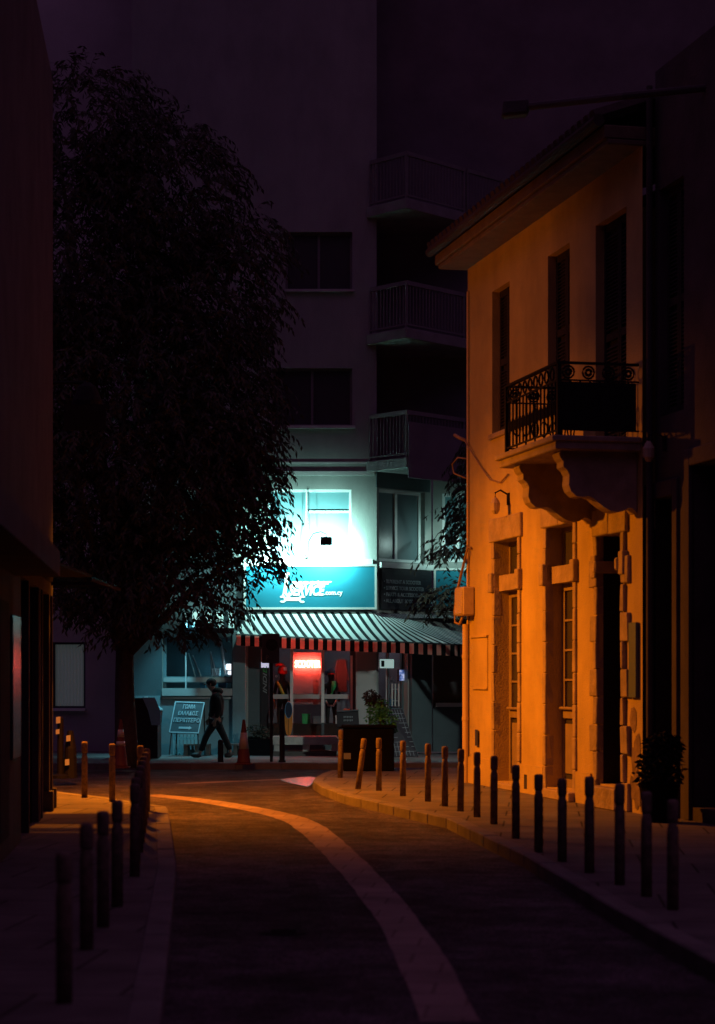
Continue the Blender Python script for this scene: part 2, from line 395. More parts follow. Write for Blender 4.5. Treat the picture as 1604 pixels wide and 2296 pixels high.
def pavement(name, pts, m='paving', kerb_edges=()):
    mb = MB(); n = len(pts); pts = [Vector((p[0], p[1], 0)) for p in pts]
    mb.prism(pts, (0, 0, ROAD - .05))
    o = struct(mb.build(name, m))
    return o
L_edge = [(-4.75, 30.9), (-3.46, 28.75), (-3.05, 27.95), (-2.74, 27.3), (-2.52, 26.9), (-2.44, 26.3), (-2.0, 22), (-1.64, 18.4), (-1.25, 13.5), (-.9, 9), (-.6, 4), (-.5, -3)]
pavement('pavement', L_edge + [(-14, -3), (-14, 30.9)])
R_edge = [(6, 39.0), (.9, 38.4), (-.45, 37.4), (-.62, 36.0), (-.70, 34.6), (-.72, 33.4), (-.55, 31.7), (-.17, 29.4), (.29, 27.7), (.68, 26.2), (1.08, 24.7), (1.45, 21.0), (1.60, 19.6), (1.9, 15), (2.4, 9), (2.7, 4), (2.8, -3)]
pavement('pavement', R_edge + [(14, -3), (14, 39)])
pavement('pavement', [(-30, 40.3), (-6, 40.2), (-1.5, 40.4), (0, 40.3), (2, 40.6), (30, 41), (30, 60), (-30, 60)], 'paving_dark')

def kerb_strip(edge, inward, w=.16, j=.9):
    """kerb stones along the pavement edge, 3 mm proud, with joints"""
    mb = MB()
    P3 = [Vector((x, y, 0)) for x, y in edge]
    nrm = []
    for i in range(len(P3)):
        t = (P3[min(i + 1, len(P3) - 1)] - P3[max(0, i - 1)]).normalized()
        q = Vector((-t.y, t.x, 0)); q = q if q.dot(inward) > 0 else -q
        nrm.append(q)
    for i in range(len(P3) - 1):
        a, b, na, nb = P3[i], P3[i + 1], nrm[i], nrm[i + 1]
        L = (b - a).length; k = max(1, round(L / j))
        for q in range(k):
            f0, f1 = q / k + .008 / L, (q + 1) / k - .008 / L
            p0, p1 = a.lerp(b, f0), a.lerp(b, f1); n0, n1 = na.lerp(nb, f0), na.lerp(nb, f1)
            zt = .004 + random.uniform(0, .006); zb = ROAD - .02; o = .012
            mb.hexa([p0 - n0 * o + Vector((0, 0, zb)), p1 - n1 * o + Vector((0, 0, zb)), p1 + n1 * w + Vector((0, 0, zb)), p0 + n0 * w + Vector((0, 0, zb)),
                     p0 - n0 * o + Vector((0, 0, zt)), p1 - n1 * o + Vector((0, 0, zt)), p1 + n1 * w + Vector((0, 0, zt)), p0 + n0 * w + Vector((0, 0, zt))])
    return struct(mb.build('kerb', 'kerb', bevel=.012))
kerb_strip(L_edge, Vector((-1, 0, 0))); kerb_strip(R_edge[1:], Vector((1, 0, 0)))
kerb_strip([(-9, 40.2), (-6, 40.2), (-1.5, 40.4), (0, 40.3), (2, 40.6), (6, 40.7)], Vector((0, 1, 0)))

def ribbon(name, pts, m, dz=.004):
    """pts: photo (x, y, half width in metres) on the road"""
    mb = MB(); C = []
    for x, y, w in pts:
        p = GX(x, y, ROAD + dz); C.append((p, w))
    L, Rr = [], []
    dense = []
    for i in range(len(C) - 1):
        for k in range(8):
            t = k / 8; a = C[max(0, i - 1)][0]; b = C[i][0]; c = C[i + 1][0]; d = C[min(len(C) - 1, i + 2)][0]
            p = .5 * ((2 * b) + (c - a) * t + (2 * a - 5 * b + 4 * c - d) * t * t + (3 * b - a - 3 * c + d) * t ** 3)
            dense.append((p, C[i][1] * (1 - t) + C[i + 1][1] * t))
    dense.append(C[-1])
    for i, (p, w) in enumerate(dense):
        t = (dense[min(i + 1, len(dense) - 1)][0] - dense[max(0, i - 1)][0]).normalized(); q = Vector((t.y, -t.x, 0))
        w2 = w * random.uniform(.95, 1.05)
        L.append(p - q * w2); Rr.append(p + q * w2)
    n = len(L); mb.add(L + Rr, [(i, i + 1, n + i + 1, n + i) for i in range(n - 1)])
    return struct(mb.build(name, m))
ribbon('drainage_channel', [(335, 1782, .2), (440, 1793, .2), (535, 1808, .2), (615, 1824, .2), (672, 1842, .19), (712, 1868, .19), (752, 1904, .18), (800, 1952, .17), (845, 2003, .165), (890, 2060, .16), (945, 2150, .16), (1010, 2290, .16)], 'channel')
ribbon('drainage_channel', [(405, 1757, .16), (520, 1752, .16), (620, 1748, .16), (722, 1743, .16)], 'channel')

wp = MB(); wp.add([GX(x, y, ROAD + .0055) for x, y in ((628, 1748), (655, 1744), (690, 1741), (712, 1743), (714, 1750), (700, 1757), (690, 1764), (664, 1758), (640, 1753))], [tuple(range(9))])
struct(wp.build('wet_patch', 'wet'))
mh = GX(636, 2092, ROAD)
mt = thing('manhole_cover', (mh.x, mh.y, ROAD), 'round iron manhole cover in the dark road at the bottom of the street', 'manhole')
MB().lathe([(.17, -.03), (.17, .006)], (mh.x, mh.y, ROAD), 28).build('rim', 'iron', mt)
mm_ = MB().lathe([(.145, .0), (.145, .010)], (mh.x, mh.y, ROAD), 28)
for k in range(5): mm_.wbox(mh.x - .09, mh.x + .09, mh.y - .1 + k * .045, mh.y - .085 + k * .045, ROAD + .010, ROAD + .016)
mm_.build('cover', 'iron', mt)
rp = MB()
for pts in (((760, 1800), (850, 1830), (820, 1860), (735, 1822)), ((640, 1960), (700, 1960), (760, 2080), (680, 2090))):
    rp.add([GX(x, y, ROAD + .003) for x, y in pts], [(0, 1, 2, 3)])
struct(rp.build('road_patch', 'patch'))

# ------------------------------------------------------------------ right house
H = Frame((1.779, 33.1), (.2222, -.975), (-.975, -.2222))
house = thing('house', (1.779, 33.1, 0), 'two storey cream house with stone door surrounds glowing orange in the street light', 'house')
def hr(x0, x1, y0, y1, n=0):
    a, z0 = H.px(x0, y1, n); b, _ = H.px(x1, y1, n); _, z1 = H.px(x0, y0, n)
    return a, b, z0, z1
SE = H.px(1441, 1700)[0]          # near end of the house front
EAVE = 8.28
o1 = list(hr(1111, 1164, 1216, 1750)); o1[2] = .10
o2 = list(hr(1227, 1288, 1184, 1750)); o2[2] = .14
o3 = list(hr(1345, 1398, 1203, 1750)); o3[2] = .30
u1 = (*H.px(1104, 972)[:1], H.px(1143, 958)[0], 5.45, 7.66)
u2 = (H.px(1229, 900)[0], H.px(1278, 900)[0], 5.45, 7.66)
u3 = (H.px(1336, 700)[0], H.px(1405, 700)[0], 4.66, 7.66)
holes = [tuple(o1), tuple(o2), tuple(o3), u1, u2, u3]
mb = MB(); wall_sheet(mb, H, 0, SE, 0, EAVE, holes, .42)
mb.quad(H.w(0, 0, 0), H.w(0, EAVE, 0), H.w(0, EAVE, -8), H.w(0, 0, -8))
mb.build('wall', 'plaster', house)
for a, b in ((0, o1[0] - .12), (o1[1] + .12, o2[0] - .12), (o2[1] + .12, o3[0] - .3)): MB().box(H, a, b, 0, .42, .004, .03).build('plinth_band', 'plaster', house)
# doors, surrounds
def joined_door(o, n=-.22):
    """tall glazed double door with a transom light over it"""
    s0, s1, z0, z1 = o; w = s1 - s0; c = (s0 + s1) / 2
    zt = 3.02                                     # transom level
    d = MB().box(H, s0, s0 + .07, z0, zt, n - .05, n).box(H, s1 - .07, s1, z0, zt, n - .05, n).box(H, s0 + .07, s1 - .07, zt - .1, zt, n - .05, n)
    d.box(H, c - .045, c + .045, z0, zt - .1, n - .045, n + .005)
    d.box(H, s0 + .07, c - .045, z0, z0 + .12, n - .045, n - .004).box(H, c + .045, s1 - .07, z0, z0 + .12, n - .045, n - .004)
    for k in (0, 1):
        a, b = (s0 + .07, c - .045) if k == 0 else (c + .045, s1 - .07)
        d.box(H, a, b, z0 + .98, z0 + 1.1, n - .045, n + .006)
        for q in (.25, .5, .75):
            zz = z0 + 1.1 + (zt - .1 - z0 - 1.1) * q; d.box(H, a + .05, b - .05, zz - .014, zz + .014, n - .035, n - .006)
        d.box(H, a, a + .05, z0 + 1.1, zt - .1, n - .04, n - .002).box(H, b - .05, b, z0 + 1.1, zt - .1, n - .04, n - .002)
        d.box(H, a + .05, b - .05, z0 + .2, z0 + .9, n - .035, n - .012)
    dr = d.build('door', 'joinery', house)
    MB().box(H, s0 + .08, s1 - .08, z0 + .12, zt - .1, n - .06, n - .036).build('pane', 'dark_glass', dr)
    MB().box(H, c - .07, c + .07, z0 + 1.0, z0 + 1.06, n + .01, n + .05).tube([H.w(s0 + .05, z0 + 1.12, n + .04), H.w(s1 - .05, z0 + 1.12, n + .04)], .022, 8).build('handle', 'joinery', dr)
    # transom stone and fanlight
    t = MB().box(H, s0 - .02, s1 + .02, zt, zt + .24, n - .05, -.06)
    t.build('transom', 'stone', house)
    f = MB().box(H, s0, s0 + .06, zt + .24, z1, n - .05, n).box(H, s1 - .06, s1, zt + .24, z1, n - .05, n).box(H, s0 + .06, s1 - .06, z1 - .06, z1, n - .05, n).box(H, c - .03, c + .03, zt + .24, z1 - .06, n - .05, n).build('window', 'joinery', house)
    MB().box(H, s0 + .06, s1 - .06, zt + .24, z1 - .06, n - .06, n - .03).build('pane', 'dark_glass', f)
def surround(o, blocks=False):
    s0, s1, z0, z1 = o
    jw = .12
    for side in (0, 1):
        m = MB(); z = 0.0; k = 0
        while z < z1 - .01:
            hgt = .44 if not blocks else .36
            zz = min(z + hgt, z1)
            w = jw + (.16 if (blocks and k % 2 == 0) else 0) + (.05 if 3.0 < (z + zz) / 2 < 3.3 and not blocks else 0)
            a, b = (s0 - w, s0 + .0) if side == 0 else (s1, s1 + w)
            pr = .028 + random.uniform(0, .006) + (.02 if blocks else 0)
            m.box(H, a, b, z + .004, zz - .004, -.10, pr)
            z = zz; k += 1
        m.build('stone_jamb', 'stone' if not blocks else 'stone_dk', house, bevel=.01, jit=.006 if not blocks else .012)
    w = s1 - s0; e = .2; c = (s0 + s1) / 2
    lt = MB().box(H, s0 - e, c - .004, z1 + .0, z1 + .36, -.1, .045).box(H, c + .004, s1 + e, z1 + .0, z1 + .36, -.1, .05)
    lt.build('lintel', 'stone', house, bevel=.014, jit=.008)
    for a, b in ((s0 - .17, s0 - .0), (s1 + .0, s1 + .17)):
        MB().box(H, a, b, 3.0, 3.3, -.08, .075).build('impost_block', 'stone', house, bevel=.012)
for o in (o1, o2): joined_door(o); surround(o)
surround(o3, True)
dr3 = MB().box(H, o3[0], o3[1], o3[2], o3[3], -1.3, -1.26).build('door', 'shutter', house)
MB().box(H, o3[0] - .04, o3[0], o3[2], o3[3], -1.3, -.42).box(H, o3[1], o3[1] + .04, o3[2], o3[3], -1.3, -.42).box(H, o3[0], o3[1], o3[3], o3[3] + .04, -1.3, -.42).box(H, o3[0], o3[1], o3[2] - .04, o3[2], -1.3, -.42).build('passage', 'recess_shade', house)
for a in (o3[0] - .02, o3[1] - .08): MB().box(H, a, a + .10, 3.06, 3.22, -.3, .10).build('capital', 'stone', house, bevel=.02)
MB().box(H, o3[0] - .1, o3[1] + .1, 0, .28, -.4, .16).build('step', 'stone_dk', house, bevel=.015)
MB().box(H, o1[0] - .1, o1[1] + .1, 0, .09, -.4, .07).build('doorsill', 'stone', house, bevel=.012); MB().box(H, o2[0] - .1, o2[1] + .1, 0, .13, -.4, .12).build('doorsill', 'stone', house, bevel=.012)
def shutters(fr, o, parent, n=-.12, slats=True):
    s0, s1, z0, z1 = o; c = (s0 + s1) / 2
    d = MB()
    for a, b in ((s0, c - .006), (c + .006, s1)):
        d.box(fr, a, a + .06, z0, z1, n - .045, n).box(fr, b - .06, b, z0, z1, n - .045, n)
        for za, zb in ((z0, z0 + .1), ((z0 + z1) / 2 - .05, (z0 + z1) / 2 + .05), (z1 - .1, z1)): d.box(fr, a + .06, b - .06, za, zb, n - .045, n - .002)
        z = z0 + .13
        while z < z1 - .13:
            if abs(z - (z0 + z1) / 2) > .08:
                d.hexa([fr.w(a + .06, z, n - .04), fr.w(b - .06, z, n - .04), fr.w(b - .06, z - .035, n - .006), fr.w(a + .06, z - .035, n - .006),
                        fr.w(a + .06, z + .01, n - .04), fr.w(b - .06, z + .01, n - .04), fr.w(b - .06, z - .025, n - .006), fr.w(a + .06, z - .025, n - .006)])
            z += .05
    d.box(fr, s0 + .01, s1 - .01, z0 + .01, z1 - .01, n - .075, n - .05)
    return d.build('shutter', 'shutter', parent)
for u in (u1, u2, u3): shutters(H, u, house)
for u in (u1, u2): MB().box(H, u[0] - .08, u[1] + .08, 5.37, 5.45, -.1, .05).build('windowsill', 'stone', house, bevel=.01)
for a, b in ((o3[0] + .004, o3[0] + .03), (o3[1] - .03, o3[1] - .004)): MB().box(H, a, b, o3[2], o3[3] - .004, -1.25, -.05).build('shade_lining', 'recess_shade', house)  # dark boards added so the shaded doorway recess turns black
# eaves and roof
MB().box(H, -.12, SE, EAVE, EAVE + .07, -.2, .46).box(H, -.18, SE, EAVE + .07, EAVE + .24, -.2, .50).build('cornice', 'cornice', house, bevel=.015)
MB().tube([H.w(-.24, EAVE + .29, .57), H.w(SE, EAVE + .29, .57)], .075, 10).build('gutter', 'tile', house)
rf = MB(); n_t = 34
for i in range(n_t):
    a = -.24 + (SE + .24) * i / n_t; b = -.24 + (SE + .24) * (i + 1) / n_t
    rf.tube([H.w((a + b) / 2, EAVE + .33, .60), H.w((a + b) / 2, EAVE + 1.95, -4)], (b - a) / 2 * .98, 6)
rf.quad(H.w(-.24, EAVE + .25, .54), H.w(SE, EAVE + .25, .54), H.w(SE, EAVE + 1.9, -4), H.w(-.24, EAVE + 1.9, -4))
rf.quad(H.w(-.24, EAVE + .25, -8.6), H.w(SE, EAVE + .25, -8.6), H.w(SE, EAVE + 1.9, -4), H.w(-.24, EAVE + 1.9, -4))
rf.add([H.w(-.05, EAVE, 0), H.w(-.05, EAVE, -8), H.w(-.05, EAVE + 1.8, -4)], [(0, 1, 2)])
rf.build('roof', 'tile', house)
# balcony
b0, b1 = 5.45, SE - .02; BO = 1.12; SB, ST = 4.50, 4.66
bal = MB().box(H, b0, b1, SB, ST, 0.01, BO).box(H, b0 - .05, b1 + .03, ST - .06, ST + .012, .02, BO + .05).build('balcony', 'stone', house, bevel=.012)
rl = MB(); rt = ST + .93; rn = BO - .06; ra, rb = b0 + .15, b1 - .04
rl.box(H, ra, rb, rt - .03, rt, rn - .03, rn + .03).box(H, ra, ra + .05, rt - .03, rt, .02, rn - .03).box(H, rb - .05, rb, rt - .03, rt, .02, rn - .03)
for zz in (ST + .08, rt - .24):
    rl.box(H, ra, rb, zz, zz + .02, rn - .012, rn + .012).box(H, ra, ra + .024, zz, zz + .02, .02, rn - .012).box(H, rb - .024, rb, zz, zz + .02, .02, rn - .012)
for q in (ra + .02, rb - .02): rl.box(H, q - .025, q + .025, ST, rt - .03, rn - .025, rn + .025)
n_b = 15
for i in range(1, n_b):
    s = ra + (rb - ra) * i / n_b; rl.tube([H.w(s, ST + .08, rn), H.w(s, rt - .24, rn)], .014, 6)
    # cast scroll panels halfway up
    rl.tube([H.w(s - .05 * math.cos(t), ST + .36 + .1 * math.sin(t), rn) for t in [k * math.pi / 5 for k in range(11)]], .011, 4)
for s in (ra, rb - .012):
    for i in range(1, 8):
        q = .03 + (rn - .05) * i / 8; rl.tube([H.w(s, ST + .08, q), H.w(s, rt - .24, q)], .014, 6)
        rl.tube([H.w(s, ST + .36 + .1 * math.sin(t), q - .05 * math.cos(t)) for t in [k * math.pi / 5 for k in range(11)]], .011, 4)
    for i in range(4):
        q = .16 + .26 * i
        rl.tube([H.w(s, rt - .13 + .075 * math.sin(t), q + .075 * math.cos(t)) for t in [k * math.pi / 6 for k in range(13)]], .014, 5)
        rl.tube([H.w(s, rt - .13 + .035 * math.sin(t), q + .035 * math.cos(t)) for t in [k * math.pi / 6 for k in range(13)]], .02, 5)
for i in range(9):
    q = ra + .14 + (rb - ra - .2) * i / 9
    rl.tube([H.w(q + .075 * math.cos(t), rt - .13 + .075 * math.sin(t), rn) for t in [k * math.pi / 6 for k in range(13)]], .014, 5)
# solid lower plates on the near end
rl.box(H, rb - .01, rb - .002, ST + .1, rt - .25, .06, rn - .03)
rl.build('railing', 'iron', bal)
prof = [(1.0, 0), (1.03, -.04), (1.0, -.10), (.97, -.13), (.97, -.2), (.92, -.24), (.89, -.3), (.90, -.42), (.87, -.5), (.8, -.56), (.72, -.57), (.65, -.555), (.58, -.58), (.52, -.63), (.44, -.69), (.36, -.73), (.27, -.75), (.19, -.735), (.12, -.69), (.06, -.70), (0.01, -.76), (0.01, 0)]
for s in (5.8, 7.45):
    MB().prism([H.w(s, SB + dz, n) for n, dz in prof], H.d * .26).build('corbel', 'stone', house)
# downpipe, hatch, vents and stains on the wall
MB().tube([H.w(.07, 0, .06), H.w(.07, 2.55, .06)], .05, 10).tube([H.w(.07, 1.0, .06), H.w(.07, 1.06, .06)], .058, 10).tube([H.w(.07, 2.0, .06), H.w(.07, 2.06, .06)], .058, 10).tube([H.w(.10, 2.55, .03), H.w(.10, 7.9, .03)], .018, 8).build('downpipe', 'pipe', house)
h0, hz0 = H.px(1062, 1541); h1, hz1 = H.px(1095, 1428)
hm = MB().box(H, h0, h1, hz0, hz1, .004, .014).box(H, h0 - .1, h1 + .02, hz1 + .0, hz1 + .03, .004, .04).box(H, h0, h1, hz0 - .03, hz0, .004, .03).build('hatch', 'plaster', house)
for x, ya, yb in ((1069, 1636, 1672), (1179, 1737, 1768)):
    a, z0 = H.px(x - 3, yb, .03); b, z1 = H.px(x + 3, ya, .03); MB().box(H, a, b, z0, z1, .031, .036).build('vent', 'dark_glass', house)
random.seed(3)
st = MB()
for i in range(16):
    s = random.uniform(o3[1] + .32, SE - .12); z = random.uniform(.25, 1.9) * random.uniform(.4, 1); rr = random.uniform(.05, .17)
    k = 9; pts = [H.w(s + rr * random.uniform(.5, 1.1) * math.cos(2 * math.pi * q / k), z + rr * 1.3 * random.uniform(.5, 1.1) * math.sin(2 * math.pi * q / k), .003 + .0004 * i) for q in range(k)]
    st.add(pts, [tuple(range(k))])
st.build('plaster_patch', 'stain', house)
a, z0 = H.px(1418, 1510, .0); b, z1 = H.px(1434, 1395, .0)
pk = MB().box(H, a, b, z0 - .3, z1, .01, .05).build('poster', 'board_grey'); tag(pk, 'tall narrow dark notice board fixed to the wall right of the blocky stone doorway', 'notice board')
# things fixed on the house
def lantern(name, s, z, label, fr=H, parent=None):
    t = thing(name, fr.w(s, z, 0), label, 'wall lamp')
    MB().box(fr, s - .04, s + .04, z + .02, z + .2, .003, .03).tube([fr.w(s, z + .18, .03), fr.w(s, z + .24, .14), fr.w(s, z + .2, .22), fr.w(s, z + .12, .22)], .014, 6).build('bracket', 'iron', t)
    b = fr.w(s, z - .12, .22); MB().lathe([(.03, 0), (.065, .05), (.075, .16), (.045, .22), (.02, .25)], b, 10).build('lamp_shade', 'box', t)
    return t
sl, zl = H.px(1128, 1135, .1)
lantern('wall_lamp', sl, zl, 'small unlit wall lamp above the narrowest stone doorway of the orange lit house')
bx = thing('meter_box', H.w(.02, 2.85, .1), 'grey cable box on the far corner of the orange lit house', 'utility box')
MB().box(H, -.06, .42, 2.68, 3.14, .006, .2).build('box', 'box', bx, bevel=.02)
MB().box(H, -.03, .39, 2.71, 3.11, .2, .212).build('lid', 'box', bx, bevel=.006)
cb = MB().tube([H.w(.30, 3.75, .03), H.w(.22, 3.8, .06), H.w(.1, 3.5, .1), H.w(-.05, 3.1, .16), H.w(-.14, 2.75, .18), H.w(-.1, 2.58, .18), H.w(.05, 2.55, .15), H.w(.12, 2.67, .12)], .022, 8)
tag(cb.build('cable', 'cable', smooth=True), 'thick looped cable hanging round the grey box at the house corner', 'cable')
cb = MB().tube([H.w(-.02, 5.55, .12), H.w(.05, 5.5, .06), H.w(.5, 5.2, .03), H.w(.9, 4.98, .03), H.w(1.4, 4.75, .04), H.w(1.9, 4.66, .03), H.w(2.3, 4.75, .03)], .012, 6)
cb.tube([H.w(-.15, 5.62, .18), H.w(-.05, 5.56, .12), H.w(.05, 5.5, .02)], .03, 6).tube([H.w(.02, 5.22, .02), H.w(-.1, 5.25, .14), H.w(-.22, 5.15, .2), H.w(-.18, 5.0, .18), H.w(.03, 4.9, .03)], .014, 6)
tag(cb.build('cable', 'cable', smooth=True), 'thin sagging cable from the insulator at the house corner to under the balcony', 'cable')

# ------------------------------------------------------------------ neighbouring house, nearer
nb = thing('neighbour_house', H.w(SE + .02, 0, 0), 'dark unlit house at the right edge beside the balcony', 'house')
S2 = SE + .02; S3 = SE + 12
dn = [H.px(1461, 1700, -.16)[0], H.px(1513, 1700, -.16)[0], .16, 3.9]; w1 = (S2 + .14, S2 + .94, 4.9, 7.7); w2 = (S2 + 1.9, S2 + 2.7, 4.9, 7.7)
mb = MB(); wall_sheet(mb, H, S2, S3, 0, 9.2, [tuple(dn), w1, w2, (dn[1] + .55, dn[1] + 2.3, .16, 4.2), (S2 + 6, S2 + 7, 1, 3.4)], .35, -.16)
mb.quad(H.w(S2, 0, -.16), H.w(S2, 9.2, -.16), H.w(S2, 9.2, -8), H.w(S2, 0, -8)); mb.quad(H.w(S2, 9.2, -.16), H.w(S3, 9.2, -.16), H.w(S3, 9.2, -8), H.w(S2, 9.2, -8))
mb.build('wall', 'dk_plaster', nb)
MB().tube([H.w(S2 + .06, 0, -.06), H.w(S2 + .06, 9.0, -.06)], .04, 10).build('downpipe', 'dk_plaster', nb)
for o in (w1, w2): shutters(H, o, nb, -.26)
for o in (dn, [dn[1] + .55, dn[1] + 2.3, .16, 4.2]):
    s0, s1, z0, z1 = o
    MB().box(H, s0 - .16, s0, 0, z1 + .2, -.2, -.12).box(H, s1, s1 + .16, 0, z1 + .2, -.2, -.12).box(H, s0, s1, z1, z1 + .2, -.2, -.12).build('door_frame', 'dk_plaster', nb, bevel=.01)
    d = MB().box(H, s0, s1, z0, z1, -.5, -.44)
    for q in range(4): d.box(H, s0 + .08, s1 - .08, z0 + .15 + q * .92, z0 + .95 + q * .92, -.44, -.43)
    d.build('door', 'shutter', nb)
MB().box(H, S2 + 6, S2 + 7, 1, 3.4, -.45, -.42).build('window', 'dark_glass', nb)
lantern('wall_lamp', S2 + .35, 4.45, 'dark wall lantern beside the doorway of the unlit right hand house', Frame(H.w(0, 0, -.16).to_2d(), H.d.to_2d(), H.n.to_2d()))

# ------------------------------------------------------------------ left building
Lf = Frame((-3.98, 26.8), (.089, -.996), (.996, .089))
lb = thing('left_building', (-3.98, 26.8, 0), 'dark building with square pillars along the left edge of the street', 'building')
mb = MB()
mb.box(Lf, 0, 40, 3.9, 9.5, -8, .0).box(Lf, 0, 40, 2.75, 3.9, -.3, 0)
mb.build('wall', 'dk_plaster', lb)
for a, b in ((.0, .10), (.62, .78), (2.02, 2.12), (2.42, 2.54), (2.66, 2.78), (4.3, 4.45), (5.6, 40)):
    MB().box(Lf, a, b, 0, 2.75, -.16 if b < 30 else -8, 0).build('pillar', 'dk_plaster', lb)
MB().box(Lf, -.04, .14, 0, .25, -.2, .05).build('plinth', 'dk_plaster', lb); MB().box(Lf, .58, .82, 0, .25, -.2, .05).build('plinth', 'dk_plaster', lb)
for a, b in ((.78, 2.02), (2.12, 2.2), (2.54, 2.66), (2.78, 4.3), (4.45, 5.6)):
    MB().box(Lf, a, b, 0, 2.75, -.09, -.08).build('shop_pane', 'smoked', lb)  # dark glass added to dim the lamp light crossing the pavement
MB().box(Lf, 6.5, 40, 2.7, 2.95, .005, .45).build('canopy', 'dk_plaster', lb)
MB().box(Lf, 6.0, 7.0, .9, 2.3, .004, .03).build('window', 'dark_glass', lb)
MB().box(Lf, 7.5, 8.5, .2, 2.4, .004, .03).build('door', 'shutter', lb)

# street lamp that lights the corner
def spot(name, loc, target, power, color, size, blend, radius, parent=None):
    l = bpy.data.lights.new(name, 'SPOT'); l.energy = power; l.color = color; l.spot_size = R(size); l.spot_blend = blend; l.shadow_soft_size = radius
    o = bpy.data.objects.new(name, l); col.objects.link(o); o.location = loc
    o.rotation_euler = (Vector(target) - Vector(loc)).to_track_quat('-Z', 'Y').to_euler()
    return o
LAMP = Vector((-3.9, 29.6, 5.55))
sl_ = thing('street_lamp', (-4.62, 29.9, 0), 'orange sodium street lamp with a deep shade on a pole past the left building corner', 'street lamp')
MB().lathe([(.08, 0), (.07, 2), (.05, 5.9)], (-4.62, 29.9, 0), 10).tube([(-4.62, 29.9, 5.8), (-4.5, 29.86, 5.98), (-3.9, 29.6, 5.95)], .025, 8).build('pole', 'iron', sl_)
sd = MB(); n_ = 20; prs = [(.05, 5.95), (.13, 5.88), (.22, 5.68), (.23, 5.46)]
for i in range(3):
    for k in range(n_):
        t0, t1 = 2 * math.pi * k / n_, 2 * math.pi * (k + 1) / n_; (r0, z0), (r1, z1) = prs[i], prs[i + 1]
        sd.quad((-3.9 + r0 * math.cos(t0), 29.6 + r0 * math.sin(t0), z0), (-3.9 + r0 * math.cos(t1), 29.6 + r0 * math.sin(t1), z0), (-3.9 + r1 * math.cos(t1), 29.6 + r1 * math.sin(t1), z1), (-3.9 + r1 * math.cos(t0), 29.6 + r1 * math.sin(t0), z1))
sd.build('lamp_shade', 'iron', sl_, True)
MB().lathe([(.07, 0), (.08, .03), (.03, .06)], (-3.9, 29.6, 5.62), 12).build('lens', 'sodium_lens', sl_)
spot('sodium_light', (-3.9, 29.6, 5.40), (-3.9 + .62, 29.6 - .10, 5.40 - 1.3), 5000, (1.0, .24, .001), 149, 1.0, .06)
spot('sodium_light', (-3.62, 29.6, 5.3), (2.0, 31.4, 6.8), 330, (1.0, .23, .012), 84, 1.0, .12)  # added uplight, brightens the dark upper wall of the house
MB().wbox(-4.2, -3.6, 29.35, 29.36, 5.23, 5.6).build('blocking_plate', 'iron', sl_)  # plate added to keep lamp light off the near road
gc = thing('shade_canopy', (-3.9, 26.8, 2.9), 'added dark panes casting light bands on the pavement by the left building', 'canopy')  # panes and bars added to cast light bands on the left pavement
for i, (ya, yb) in enumerate(((27.72, 26.88), (26.60, 26.49), (26.29, 24.7))):
    MB().wbox(-4.3, -3.2, yb, ya, 2.90, 2.915).build('pane', 'smoked', gc)
MB().wbox(-4.3, -3.2, 26.40, 26.43, 2.88, 2.93).build('bar', 'iron', gc)
for x in (-4.28, -3.22): MB().wbox(x, x + .02, 24.7, 27.74, 2.86, 2.898).build('bar', 'iron', gc)
MB().wbox(-4.3, -3.2, 20.5, 24.65, 2.90, 2.93).build('sheet', 'iron', gc)  # opaque sheet added to darken the nearer pavement

# ------------------------------------------------------------------ bollards
def make_bollard():
    r = thing('bollard', (0, 0, 0), '', 'bollard', '')
    MB().lathe([(.043, -.02), (.043, .56), (.040, .585), (.034, .60), (.034, .625)], seg=16).build('post', 'bollard', r, True)
    MB().lathe([(.034, .625), (.041, .64), (.043, .66), (.043, .765), (.037, .785), (.02, .79)], seg=16).build('head', 'bollard', r, True)
    return r
proto = make_bollard(); first = True
def bollard(x, y, label, group, k=1.0, lean=(0, 0)):
    global first
    o = proto if first else copy_tree(proto); first = False
    o.location = (x, y, 0); o.scale = (1, 1, k); o.rotation_euler = (R(lean[0]), R(lean[1]), random.uniform(0, 6) if lean == (0, 0) else 0)
    o['label'] = label; o['group'] = group
    return o
g1 = 'bollards along the right pavement'
right = [
 (763, 1744, 1.03, 'orange lit bollard at the far tip of the right pavement before the black crates', (0, 1)),
 (803, 1769, .98, 'leaning bollard tilted to the right on the right pavement corner', (0, 7)),
 (850, 1773, 1.0, 'upright orange lit bollard just right of the leaning one before the planter', (0, 0)),
 (904, 1785, 1.0, 'orange lit bollard in front of the leaning dark grid panel', (0, 0)),
 (960, 1797, 1.0, 'half lit bollard with a dark right side, below the far awning end', (0, 0)),
 (998, 1808, 1.0, 'dim orange bollard second to the left of the lit house corner', (0, 0)),
 (1033, 1819, 1.0, 'dark bollard just left of the lit house corner', (0, .5)),
 (1070, 1832, 1.0, 'black bollard just right of the house downpipe', (0, 0)),
 (1108, 1848, 1.0, 'black bollard in front of the narrowest stone doorway', (0, 0)),
 (1157, 1880, .98, 'black bollard between the two glazed stone doorways, nearer the narrow one', (0, 0)),
 (1208, 1911, .96, 'black bollard against the bright plaster just left of the middle doorway', (0, 0)),
 (1261, 1932, .97, 'black bollard in front of the middle glazed doorway', (0, 0)),
 (1322, 1957, 1.06, 'black bollard left of the blocky stone doorway and its step', (0, 0)),
 (1390, 1984, 1.05, 'black blurred bollard in front of the blocky stone doorway step', (0, 0)),
 (1450, 2010, 1.03, 'black blurred bollard in front of the dark pot plant', (0, 0)),
 (1509, 2040, 1.02, 'nearly invisible black bollard, rightmost of the right pavement row', (0, 0)),
]
for x, y, k, lab, lean in right:
    p = GX(x, y); bollard(p.x, p.y, lab, g1, k, lean)
g2 = 'bollards along the left pavement'
